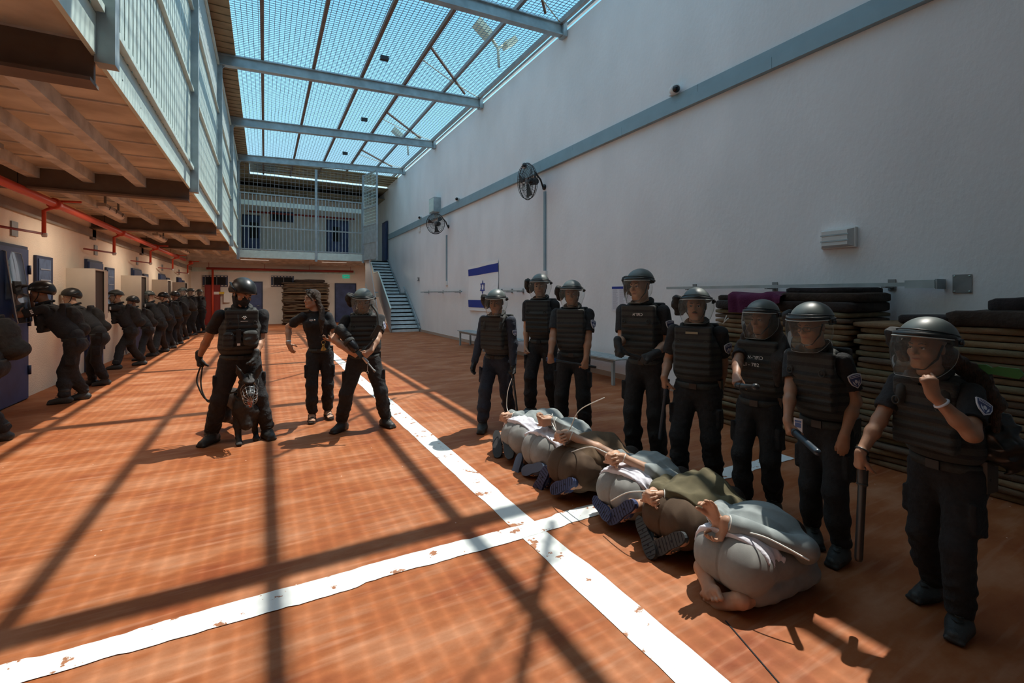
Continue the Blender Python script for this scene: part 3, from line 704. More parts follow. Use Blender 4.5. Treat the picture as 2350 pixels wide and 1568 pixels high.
# ---- mattresses and blankets
M_mat = [mat('mattress_brown_%d' % i, c, .95, noise=.2, nscale=9, bump=.3, bscale=70) for i, c in enumerate(((.20, .125, .065), (.155, .097, .055), (.23, .155, .08), (.13, .09, .06), (.17, .135, .075)))]
def soft_slab(name, lx, ly, lz, m, seed, rag=.012):
    """rounded soft slab lying on z = 0, folded edge look"""
    rnd = np.random.RandomState(seed); mb = MB(); nx, ny = 14, 18; v = []; f = []
    prof = []
    for k in range(20):
        a = 2 * math.pi * k / 20; c, s = math.cos(a), math.sin(a)
        prof.append((np.sign(c) * abs(c) ** .12 * lx / 2, np.sign(s) * abs(s) ** .28 * lz / 2 + lz / 2))
    ph = rnd.rand(6) * 6
    for i in range(ny + 1):
        q = i / ny * 2 - 1; y = q * ly / 2; e = min(1, (1 - abs(q)) * 30)
        sc = .95 + .05 * e ** .5; sz = .72 + .28 * e ** .5
        for (x, z) in prof:
            w = math.sin(y * 5 + ph[0] + x * 2) * rag + math.sin(y * 11 + ph[1]) * rag * .5
            zz = lz / 2 + (z - lz / 2) * sz + (math.sin(y * 4 + x * 5 + ph[2]) * .05 + math.sin(y * 9 + ph[3]) * .03) * lz * (1 if z > lz * .5 else 0)
            v.append((x * sc + w * (1 if x < 0 else .3), y, max(0.001, zz)))
    n = 20
    for i in range(ny):
        for k in range(n): f.append((i*n+k, i*n+(k+1)%n, (i+1)*n+(k+1)%n, (i+1)*n+k))
    f.append(tuple(range(n))[::-1]); f.append(tuple(ny*n+k for k in range(n)))
    return mb._add([(p[0], p[1], p[2]) for p in v], [q[::-1] for q in f], 0, True).build(name, m)
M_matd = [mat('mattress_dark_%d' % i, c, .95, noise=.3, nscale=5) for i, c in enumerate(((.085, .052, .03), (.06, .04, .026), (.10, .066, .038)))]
def stack(cx, cy, lx, ly, n, th, where, group, seed, rz=0, jit=.03, z0=0):
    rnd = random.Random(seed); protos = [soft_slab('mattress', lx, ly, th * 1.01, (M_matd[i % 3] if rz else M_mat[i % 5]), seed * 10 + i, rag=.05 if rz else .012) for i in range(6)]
    for i in range(n):
        o = protos[i] if i < 6 else dup(rnd.choice(protos))
        o.location = (cx + rnd.uniform(-jit, jit * .4), cy + rnd.uniform(-jit, jit), z0 + i * th); o.rotation_euler = (0, 0, rz + rnd.uniform(-.025, .025) + (math.pi if rnd.random() < .0 else 0))
        k = n - 1 - i
        tag(o, ('folded brown mattress, %s ' % (ORD[k] if k < len(ORD) else '%d layers down' % (k + 1))) + ('from the top ' if k else '') + where, 'mattress', group)
    return z0 + n * th
M_blk = [mat('blanket_%d' % i, c, .97, noise=.3, nscale=14, bump=.5, bscale=40) for i, c in enumerate(((.030, .020, .016), (.040, .026, .018), (.022, .016, .016), (.028, .022, .02)))]
zA = stack(5.50, 3.17, .84, 1.55, 25, .0575, 'of the tall stack under the wall bar', 'mattresses stacked under the wall bar', 1)
zB = stack(5.52, 1.50, .86, 1.68, 24, .0565, 'of the stack below the square cover plate', 'mattresses stacked below the cover plate', 2)
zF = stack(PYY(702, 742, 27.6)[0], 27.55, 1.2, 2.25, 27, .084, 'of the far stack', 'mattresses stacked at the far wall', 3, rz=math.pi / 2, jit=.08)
k = 0
for x, y, z, lx, ly, h, lab in ((5.45, 2.75, zA, .78, .78, .10, 'dark brown folded blanket lying on the end of the tall mattress stack'),
                           (5.48, 2.72, zA + .10, .72, .74, .09, 'dark brown folded blanket, second in the pile beside the purple one'),
                           (5.50, 2.74, zA + .19, .64, .66, .06, 'dark brown folded blanket topping the pile beside the purple one'),
                           (5.45, 3.56, zA, .78, .72, .10, 'dark brown folded blanket tucked beneath the purple one'),
                           (5.46, 3.66, zA + .10, .6, .55, .07, 'dark brown rolled blanket behind the purple one'),
                           (5.42, 1.18, zB, .80, .95, .12, 'black folded blanket on the stack below the cover plate'),
                           (5.46, 1.05, zB + .12, .7, .75, .11, 'dark folded blanket topping the stack below the cover plate'),
                           (5.36, 1.82, zB, .6, .36, .07, 'small dark blanket on the stack behind the helmeted woman')):
    o = soft_slab('blanket', lx, ly, h * 1.1, M_blk[k % 4], 50 + k, rag=.03); k += 1
    o.location = (x, y, z); tag(o, lab, 'blanket', 'folded blankets on the mattress stacks')
def cloth_drape(name, x0, x1, y0, y1, zt, drop, m, seed):
    rnd = np.random.RandomState(seed); n, mm = 30, 22; v = []; f = []; ph = rnd.rand(4) * 6
    for o_ in (0, .012):
        for i in range(n + 1):
            y = y0 + (y1 - y0) * i / n
            dl = drop * (.75 + .35 * math.sin(y * 4 + ph[0]))
            for j in range(mm + 1):
                s = j / mm * (x1 - x0 + dl)
                wv = .014 * math.sin(y * 15 + ph[1]) + .01 * math.sin(y * 27 + ph[2] + s * 6)
                if s < x1 - x0: p = (x1 - s, y, zt + wv * .9 + .02 + o_)
                else:
                    e = s - (x1 - x0); p = (x0 - .03 * min(1, e / .04) - abs(wv) * 1.3 - o_, y, zt + .02 - max(0, e - .015) + wv * .4)
                v.append(p)
    k = (n + 1) * (mm + 1)
    for i in range(n):
        for j in range(mm):
            p = i * (mm + 1) + j; f.append((p, p + mm + 1, p + mm + 2, p + 1)); f.append((k + p, k + p + 1, k + p + mm + 2, k + p + mm + 1))
    return MB()._add(v, f, 0, True).build(name, m)
tag(cloth_drape('blanket', 5.04, 5.75, 3.02, 3.66, zA + .165, .22, mat('blanket_purple', (.085, .008, .045), .95, bump=.3, bscale=50), 4), 'dark purple blanket draped over the front of the tall mattress stack', 'blanket', 'folded blankets on the mattress stacks')
o = soft_slab('blanket', 1.1, 1.5, .16, M_blk[0], 77, rag=.05); o.location = (PYY(710, 742, 27.6)[0], 27.55, zF); o.rotation_euler = (0, 0, math.pi / 2)
tag(o, 'dark crumpled blanket on top of the far mattress stack', 'blanket')
# floodlights above the roof mesh
M_flood = mat('flood_beige', (.50, .48, .34), .6)
for px, py, Y, lab in ((1140, 105, 11.2, 'pair of beige floodlights on the roof edge, the one closer to the camera'), (955, 345, 20.2, 'pair of beige floodlights on the roof edge, farther from the camera')):
    p = PYY(px, py, Y); r = tag(empty('floodlight', (XR - .35, Y, zroof(XR) + .3)), lab, 'floodlight', 'floodlights above the roof mesh')
    MB().tube([(0, 0, -.05), (-.03, 0, .45), (-.25, 0, .7)], .04, 8).tube([(-.03, 0, .45), (.25, .1, .7)], .03, 8).build('bracket', M_flood, r)
    MB().obox((-.45, 0, .82), (.8, 0, -.6), (0, 1, 0), (.6, 0, .8), (.3, .16, .09)).build('lamp_head', M_flood, r)
    MB().obox((.38, .1, .75), (.8, 0, .6), (0, 1, 0), (-.6, 0, .8), (.2, .15, .08)).build('lamp_head', M_flood, r)
for px, py, Y in ((882, 156, 11.8), (836, 246, 16.3), (792, 334, 20.6)):
    p = PYY(px, py, Y); r = tag(MB().box((-.1, -.06, -.05), (.1, .06, .05)).build('roof_box', M_black), 'small dark box clipped to the roof mesh, %s bay' % {11.8: 'closest', 16.3: 'middle', 20.6: 'last'}[Y], 'box', 'boxes on the roof mesh')
    r.location = (p[0], Y, zroof(p[0]) + .18)
# ================================================================ figures: smooth-blended surfaces
A_ = lambda *p: np.array(p, float)
def unit(v): v = np.asarray(v, float); return v / (np.linalg.norm(v) + 1e-9)
class Cone:                                    # round cone between two joints
    def __init__(s, a, b, ra, rb, k=.02, op='u'):
        s.a, s.b, s.ra, s.rb, s.k, s.op = np.asarray(a, float), np.asarray(b, float), ra, rb, k, op
    def bb(s): r = max(s.ra, s.rb); return np.minimum(s.a, s.b) - r, np.maximum(s.a, s.b) + r
    def d(s, P):
        ba = s.b - s.a; h = np.clip(((P - s.a) @ ba) / (ba @ ba + 1e-12), 0, 1)
        q = P - s.a - h[:, None] * ba
        return np.sqrt((q * q).sum(1)) - (s.ra + (s.rb - s.ra) * h)
class ECone(Cone):                             # flattened round cone: aspect q along side axis l
    def __init__(s, a, b, ra, rb, l, q, k=.03, op='u'):
        Cone.__init__(s, a, b, ra, rb, k, op); s.l = unit(l); s.q = q
    def bb(s): r = max(s.ra, s.rb) * max(1, s.q); return np.minimum(s.a, s.b) - r, np.maximum(s.a, s.b) + r
    def d(s, P):
        ba = s.b - s.a; h = np.clip(((P - s.a) @ ba) / (ba @ ba + 1e-12), 0, 1)
        q = P - s.a - h[:, None] * ba; x = q @ s.l
        q = q + ((1 / s.q - 1) * x)[:, None] * s.l
        return np.sqrt((q * q).sum(1)) - (s.ra + (s.rb - s.ra) * h)
class Ell:
    def __init__(s, c, R, r, k=.02, op='u'):
        s.c, s.R, s.r, s.k, s.op = np.asarray(c, float), np.asarray(R, float), np.asarray(r, float), k, op
    def bb(s): e = max(s.r); return s.c - e, s.c + e
    def d(s, P):
        q = (P - s.c) @ s.R.T; a = q / s.r; k0 = np.sqrt((a * a).sum(1)); b = a / s.r; k1 = np.sqrt((b * b).sum(1)) + 1e-9
        return k0 * (k0 - 1) / k1
class Plane:                                   # keep the side where (p-c).n < 0
    def __init__(s, c, n, k=.004): s.c, s.n, s.k, s.op = np.asarray(c, float), unit(n), k, 'i'
    def bb(s): return None
    def d(s, P): return (P - s.c) @ s.n
class Box:
    def __init__(s, c, R, h, rd=.01, k=.01, op='u'): s.c, s.R, s.h, s.rd, s.k, s.op = np.asarray(c, float), np.asarray(R, float), np.asarray(h, float), rd, k, op
    def bb(s): e = np.linalg.norm(s.h) + s.rd; return s.c - e, s.c + e
    def d(s, P):
        q = np.abs((P - s.c) @ s.R.T) - s.h + s.rd
        return np.sqrt((np.maximum(q, 0) ** 2).sum(1)) + np.minimum(q.max(1), 0) - s.rd
def smin(a, b, k):
    if k <= 0: return np.minimum(a, b)
    h = np.maximum(k - np.abs(a - b), 0) / k
    return np.minimum(a, b) - h * h * k * .25
def fields(prims, P, disp=None):
    D = np.full(len(P), 9.0)
    for p in prims:
        d = p.d(P)
        if p.op == 'u': D = smin(D, d, p.k)
        elif p.op == 's': D = -smin(-D, d, p.k)
        else: D = -smin(-D, -d, p.k)
    if disp is not None: D = D + disp(P)
    return D
def sdf_mesh(name, prims, h, m, parent=None, disp=None, midx=None, rel=None):
    los, his = zip(*[b for b in (p.bb() for p in prims if p.op == 'u') if b is not None])
    lo = np.min(los, 0) - 3 * h - .01; hi = np.max(his, 0) + 3 * h + .01
    B = 7
    nb = np.ceil((hi - lo) / (h * B)).astype(int); n = nb * B + 1
    g = [lo[i] + (np.arange(nb[i]) + .5) * B * h for i in range(3)]
    C = np.stack(np.meshgrid(*g, indexing='ij'), -1).reshape(-1, 3)
    rad = B * h * .87
    # coarse distances per primitive -> active blocks and per-block primitive lists
    U = [p for p in prims if p.op == 'u']; Dc = np.array([p.d(C) for p in U]); dmin = Dc.min(0)
    full = fields(prims, C)
    act = (np.abs(full) < rad * 1.35 + .012)
    G = np.where(full < 0, -1.0, 1.0).reshape(nb).repeat(B, 0).repeat(B, 1).repeat(B, 2)
    G = np.pad(G, ((0, 1), (0, 1), (0, 1)), mode='edge').astype(np.float32)
    ids = np.nonzero(act)[0]
    if len(ids) == 0: return None
    bi = np.stack(np.unravel_index(ids, nb), 1)
    off = np.stack(np.meshgrid(*[np.arange(B + 1)] * 3, indexing='ij'), -1).reshape(-1, 3); npb = len(off)
    for s0 in range(0, len(ids), 1500):
        sel = ids[s0:s0 + 1500]; bs = bi[s0:s0 + 1500]
        idx = (bs[:, None, :] * B + off[None]); P = (lo + idx * h).reshape(-1, 3)
        D = np.full(len(P), 9.0).reshape(len(sel), npb); P3 = P.reshape(len(sel), npb, 3)
        ui = 0
        for p in prims:
            if p.op == 'u':
                near = Dc[ui][sel] < np.maximum(dmin[sel], 0) + rad * 2.2 + p.k + .02; ui += 1
                if not near.any(): continue
                d = p.d(P3[near].reshape(-1, 3)).reshape(-1, npb); D[near] = smin(D[near], d, p.k)
            else:
                d = p.d(P).reshape(len(sel), npb)
                D = -smin(-D, d, p.k) if p.op == 's' else -smin(-D, -d, p.k)
        if disp is not None: D = D + disp(P).reshape(D.shape)
        idx = idx.reshape(-1, 3); G[idx[:, 0], idx[:, 1], idx[:, 2]] = D.reshape(-1)
    ins = G < 0
    # surface nets
    cs = ins[:-1, :-1, :-1].astype(np.int8)
    s8 = [ins[i:n[0] - 1 + i, j:n[1] - 1 + j, k:n[2] - 1 + k] for i in (0, 1) for j in (0, 1) for k in (0, 1)]
    cnt = sum(x.astype(np.int8) for x in s8); ac = (cnt > 0) & (cnt < 8)
    ci = np.argwhere(ac)
    if len(ci) == 0: return None
    val = np.stack([G[ci[:, 0] + i, ci[:, 1] + j, ci[:, 2] + k] for i in (0, 1) for j in (0, 1) for k in (0, 1)], 1)
    cor = np.array([(i, j, k) for i in (0, 1) for j in (0, 1) for k in (0, 1)], float)
    acc = np.zeros((len(ci), 3)); w = np.zeros(len(ci))
    for a in range(8):
        for b in range(a + 1, 8):
            if np.abs(cor[a] - cor[b]).sum() != 1: continue
            va, vb = val[:, a], val[:, b]; x = (va < 0) != (vb < 0)
            t = np.where(x, va / np.where(x, va - vb, 1), 0)
            acc += np.where(x[:, None], cor[a] + t[:, None] * (cor[b] - cor[a]), 0); w += x
    V = lo + (ci + acc / w[:, None]) * h
    vid = np.full(ac.shape, -1, np.int32); vid[tuple(ci.T)] = np.arange(len(ci))
    quads = []
    for ax in range(3):
        a0 = [slice(None)] * 3; a1 = [slice(None)] * 3; a0[ax] = slice(0, -1); a1[ax] = slice(1, None)
        x0 = ins[tuple(a0)]; x1 = ins[tuple(a1)]; e = np.argwhere(x0 != x1)
        o1, o2 = [(1, 2), (2, 0), (0, 1)][ax]
        e = e[(e[:, o1] > 0) & (e[:, o2] > 0) & (e[:, o1] < ac.shape[o1]) & (e[:, o2] < ac.shape[o2])]
        if len(e) == 0: continue
        flip = x0[tuple(e.T)]
        d1 = np.zeros(3, int); d1[o1] = 1; d2 = np.zeros(3, int); d2[o2] = 1
        q = np.stack([vid[tuple((e - d1 - d2).T)], vid[tuple((e - d2).T)], vid[tuple(e.T)], vid[tuple((e - d1).T)]], 1)
        q[~flip] = q[~flip][:, ::-1]; quads.append(q)
    Q = np.concatenate(quads); Q = Q[(Q >= 0).all(1)]
    me = bpy.data.meshes.new(name)
    org = np.zeros(3) if rel is None else np.asarray(rel)
    me.vertices.add(len(V)); me.vertices.foreach_set('co', (V - org).astype(np.float32).ravel())
    me.loops.add(len(Q) * 4); me.loops.foreach_set('vertex_index', Q.astype(np.int32).ravel())
    me.polygons.add(len(Q)); me.polygons.foreach_set('loop_start', (np.arange(len(Q)) * 4).astype(np.int32))
    for x in (m if isinstance(m, (list, tuple)) else [m]): me.materials.append(x)
    me.update(calc_edges=True)
    me.polygons.foreach_set('use_smooth', np.ones(len(Q), bool))
    if midx is not None: me.polygons.foreach_set('material_index', midx(V[Q].mean(1)).astype(np.int32))
    me.validate(); me.update()
    o = bpy.data.objects.new(name, me); COL.objects.link(o)
    if parent is not None: o.parent = parent
    return o
def folds(seed, amp, freq=26, ax=(0, 0, 1)):
    r = np.random.RandomState(seed); Ks = r.randn(5, 3) * freq * .6 + np.asarray(ax) * freq * r.choice((-1, 1), 5)[:, None] * .7; ph = r.rand(5) * 6.3
    def f(P):
        s = 0
        for i, (k_, p_) in enumerate(zip(Ks, ph)):
            w = np.sin(P @ k_ + p_ + 1.3 * np.sin(P @ (k_[[1, 2, 0]] * .5))); s = s + (w if i % 2 else 1.6 * np.abs(w) - 1.0)
        return amp * s / 2.5
    return f
# ---- materials for people
def skin(nm, c): return mat('skin_' + nm, c, .5, noise=.10, nscale=18, bump=.06, bscale=120, spec=.4)
SK_L, SK_M, SK_D = skin('light', (.50, .29, .19)), skin('medium', (.40, .21, .125)), skin('dark', (.29, .145, .085))
M_uni = mat('cloth_black', (.018, .019, .021), .88, noise=.25, nscale=30, bump=.35, bscale=55)
M_navyc = mat('cloth_navy', (.022, .030, .048), .88, noise=.2, nscale=30, bump=.35, bscale=50)
M_vest = mat('vest_black', (.022, .024, .024), .85, noise=.2, nscale=40, bump=.3, bscale=120)
def molle(m):                                  # rows of paler webbing sewn across the vest
    nt = m.node_tree; b = nt.nodes['Principled BSDF']; old = b.inputs['Base Color'].links[0].from_socket
    t = _n(nt, 'ShaderNodeTexCoord'); sp_ = _n(nt, 'ShaderNodeSeparateXYZ'); nt.links.new(t.outputs['Object'], sp_.inputs[0])
    dv = _n(nt, 'ShaderNodeMath', operation='DIVIDE'); dv.inputs[1].default_value = .056; nt.links.new(sp_.outputs['Z'], dv.inputs[0])
    fr_ = _n(nt, 'ShaderNodeMath', operation='FRACT'); nt.links.new(dv.outputs[0], fr_.inputs[0])
    r_ = _n(nt, 'ShaderNodeValToRGB'); r_.color_ramp.elements[0].position = .36; r_.color_ramp.elements[0].color = (0, 0, 0, 1); r_.color_ramp.elements[1].position = .42
    nt.links.new(fr_.outputs[0], r_.inputs[0]); mx = _n(nt, 'ShaderNodeMixRGB'); mx.inputs['Color2'].default_value = (.044, .046, .043, 1)
    nt.links.new(r_.outputs[0], mx.inputs[0]); nt.links.new(old, mx.inputs['Color1']); nt.links.new(mx.outputs[0], b.inputs['Base Color'])
molle(M_vest)
M_webb = mat('webbing', (.040, .044, .042), .8, noise=.2, nscale=60)
M_boot = mat('boot_black', (.030, .032, .031), .55, bump=.2, bscale=50)
M_glove = mat('glove_black', (.018, .019, .019), .7, bump=.2, bscale=70)
M_helm = mat('helmet_shell', (.095, .118, .112), .42, noise=.08, nscale=12)
M_helmd = mat('helmet_black', (.016, .018, .018), .35)
M_bag = mat('neck_guard_cloth', (.014, .015, .015), .75, bump=.6, bscale=30)
M_hair = mat('hair_dark', (.030, .019, .013), .5, noise=.5, nscale=40, stretch=(6, 6, .6), bump=.6, bscale=60)
M_hairb = mat('hair_brown', (.060, .034, .018), .45, noise=.7, nscale=40, stretch=(6, 6, .6), bump=.9, bscale=45)
M_eyew = mat('eye_white', (.72, .68, .64), .3); M_eyei = mat('eye_iris', (.03, .018, .012), .2)
M_lip = mat('lip', (.33, .11, .085), .5)
M_visor = clearmat('visor_clear', (.90, .93, .92), refl=.26, rough=.06, haze=.10, hcol=(.50, .58, .57))  # pale diffuse haze mixed in to stand for reflections on the visor
M_rimv = mat('visor_edge', (.42, .47, .46), .2)
M_badge_w = mat('badge_white', (.72, .74, .80), .6); M_badge_b = mat('badge_blue', (.06, .08, .20), .6); M_badge_k = mat('badge_black', (.02, .02, .03), .6)
M_text = mat('stencil_white', (.78, .78, .76), .7)
M_zip = mat('zip_tie_white', (.82, .83, .78), .4)
M_brass = mat('brass', (.62, .42, .12), .3, .8); M_silver = mat('silver', (.6, .6, .6), .3, .8)

def ik(a, c, l1, l2, pole):
    a = np.asarray(a, float); d = np.asarray(c, float) - a; L = np.linalg.norm(d); L2 = min(L, .998 * (l1 + l2)); dr = d / (L + 1e-9)
    x = (l1 * l1 - l2 * l2 + L2 * L2) / (2 * L2); hh = math.sqrt(max(0, l1 * l1 - x * x))
    pp = np.asarray(pole, float); pp = unit(pp - dr * (pp @ dr))
    return a + dr * x + pp * hh, a + dr * L2
def hand_prims(w, fd, pn, side, s, curls=(25, 30, 20), thumb=(.6, .7, .3), spread=1.0, grow=0.0, pcurl=None):
    """side +1 = left hand. Returns primitives: palm, four fingers with three joints, thumb."""
    fd = unit(fd); pn = unit(np.asarray(pn, float) - fd * (np.asarray(pn, float) @ fd)); td = np.cross(fd, pn) * (-side)
    P = []; pl = .088 * s
    offs = (.029, .010, -.010, -.029); lens = (.072, .080, .074, .058)
    P.append(Cone(w - fd * .012 * s, w + fd * .03 * s, .024 * s + grow, .020 * s + grow, .02))
    for i, o in enumerate(offs):
        kn = w + fd * (pl - abs(o + .005) * .25) + td * o * s * spread
        P.append(Cone(w + fd * .012 + td * o * s * .62, kn, .0155 * s + grow, .0125 * s + grow, .014))
        a = kn; c0 = curls if pcurl is None else pcurl[i]; ang = 0; dirv = unit(fd + td * o * 3.0 * (spread - .75) )
        for j, fr in enumerate((.45, .31, .24)):
            ang += math.radians(c0[j]); v = dirv * math.cos(ang) + pn * math.sin(ang)
            b = a + v * lens[i] * s * fr; r0 = (.0100, .0090, .0080)[j] * s * (.9 if i == 3 else 1) + grow; r1 = (.0090, .0080, .0066)[j] * s * (.9 if i == 3 else 1) + grow
            P.append(Cone(a, b, r0, r1, .004 if j else .007)); a = b
    b0 = w + fd * .022 * s + td * .018 * s + pn * .008 * s
    d0 = unit(fd * thumb[0] + td * thumb[1] + pn * thumb[2]); b1 = b0 + d0 * .046 * s
    d1 = unit(d0 + fd * .35 + pn * .35 * (curls[0] / 60.0)); b2 = b1 + d1 * .034 * s
    d2 = unit(d1 + pn * .5 * (curls[0] / 60.0) - td * .25); b3 = b2 + d2 * .026 * s
    P += [Cone(b0, b1, .0165 * s + grow, .0125 * s + grow, .014), Cone(b1, b2, .0118 * s + grow, .0105 * s + grow, .006), Cone(b2, b3, .0104 * s + grow, .0078 * s + grow, .004)]
    return P
class Head:
    def __init__(s, c, f, up=(0, 0, 1), sc=1.0):
        s.c = np.asarray(c, float); s.f = unit(f); up = np.asarray(up, float); s.u = unit(up - s.f * (up @ s.f)); s.l = np.cross(s.u, s.f); s.sc = sc   # l = the person's left
        s.R = np.array([s.l, s.f, s.u])
    def p(s, x, y, z): return s.c + (s.l * x + s.f * y + s.u * z) * s.sc
    def prims(s, fem=False, nose=1.0, jaw=1.0, beard=False):
        k = s.sc; E = lambda c, r, kk=.02, op='u': Ell(s.p(*c), s.R, np.array(r) * k, kk * k, op)
        Cn = lambda a, b, ra, rb, kk=.015, op='u': Cone(s.p(*a), s.p(*b), ra * k, rb * k, kk * k, op)
        j = jaw * (.93 if fem else 1)
        P = [E((0, -.022, .045), (.074, .096, .082)), E((0, .02, -.02), (.066, .075, .085), .03), E((0, .035, -.065), (.052 * j, .055, .06), .03),
             Cn((-.018 * j, .075, -.103), (.018 * j, .075, -.103), .018, .018, .02),                       # chin
             Cn((-.05 * j, .0, -.075), (-.02, .06, -.1), .018, .016, .03), Cn((.05 * j, .0, -.075), (.02, .06, -.1), .018, .016, .03),
             Cn((-.034, .080, .026), (.034, .080, .026), .012, .012, .018),                                 # brow
             E((-.042, .062, -.028), (.022, .022, .02), .02), E((.042, .062, -.028), (.022, .022, .02), .02),   # cheeks
             E((-.031, .102, .004), (.019, .016, .013), .012, 's'), E((.031, .102, .004), (.019, .016, .013), .012, 's'),
             E((-.031, .080, .003), (.0135, .0125, .0125), .004), E((.031, .080, .003), (.0135, .0125, .0125), .004),   # lids
             Cn((0, .088, .014), (0, .115, -.028), .0085, .0122 * nose, .010), E((-.011, .098, -.032), (.0085, .010, .007), .006), E((.011, .098, -.032), (.0085, .010, .007), .006),
             E((0, .082, -.060), (.026, .014, .020), .015),
             Cn((-.021, .088, -.058), (.021, .088, -.058), .0045, .0045, .006), Cn((0, .095, -.057), (0, .0945, -.058), .006, .006, .008), Cn((-.017, .088, -.068), (.017, .088, -.068), .0058, .0058, .006),
             E((-.077, -.008, -.008), (.009, .020, .032), .01), E((.077, -.008, -.008), (.009, .020, .032), .01)]
        return P
    def eyes(s, root, org):
        for sg in (-1, 1):
            mb = MB(); c = s.p(sg * .031, .0825, .003) - org; f = unit(s.f + s.u * -.12)
            mb.lathe([(.0120 * s.sc * math.sin(q), .0120 * s.sc * math.cos(q)) for q in np.linspace(.02, 2.0, 9)], 12, c, f, 0)
            mb.lathe([(.0066 * s.sc * math.sin(q) / math.sin(.5), .0127 * s.sc * math.cos(q * .9)) for q in np.linspace(.02, .5, 4)], 12, c, f, 1)
            mb.build('eye', [M_eyew, M_eyei], root)
            pts = [s.p(sg * x, y, z) - org for x, y, z in ((.014, .096, .024), (.03, .094, .029), (.047, .081, .024))]
            MB().tube(pts, [.003 * s.sc, .0038 * s.sc, .002 * s.sc], 6).build('eyebrow', M_hair, root)
            pts = [s.p(sg * x, y, z) - org for x, y, z in ((.017, .0915, .004), (.031, .0945, .0085), (.046, .0865, .004))]
            MB().tube(pts, [.0014 * s.sc, .0032 * s.sc, .0016 * s.sc], 5).build('eyelash_line', M_hair, root)
        MB().tube([s.p(x, y, z) - org for x, y, z in ((-.024, .0915, -.063), (-.010, .1015, -.062), (0, .1025, -.063), (.010, .1015, -.062), (.024, .0915, -.063))], [.002 * s.sc, .0042 * s.sc, .004 * s.sc, .0042 * s.sc, .002 * s.sc], 6).build('mouth_line', M_lip, root)

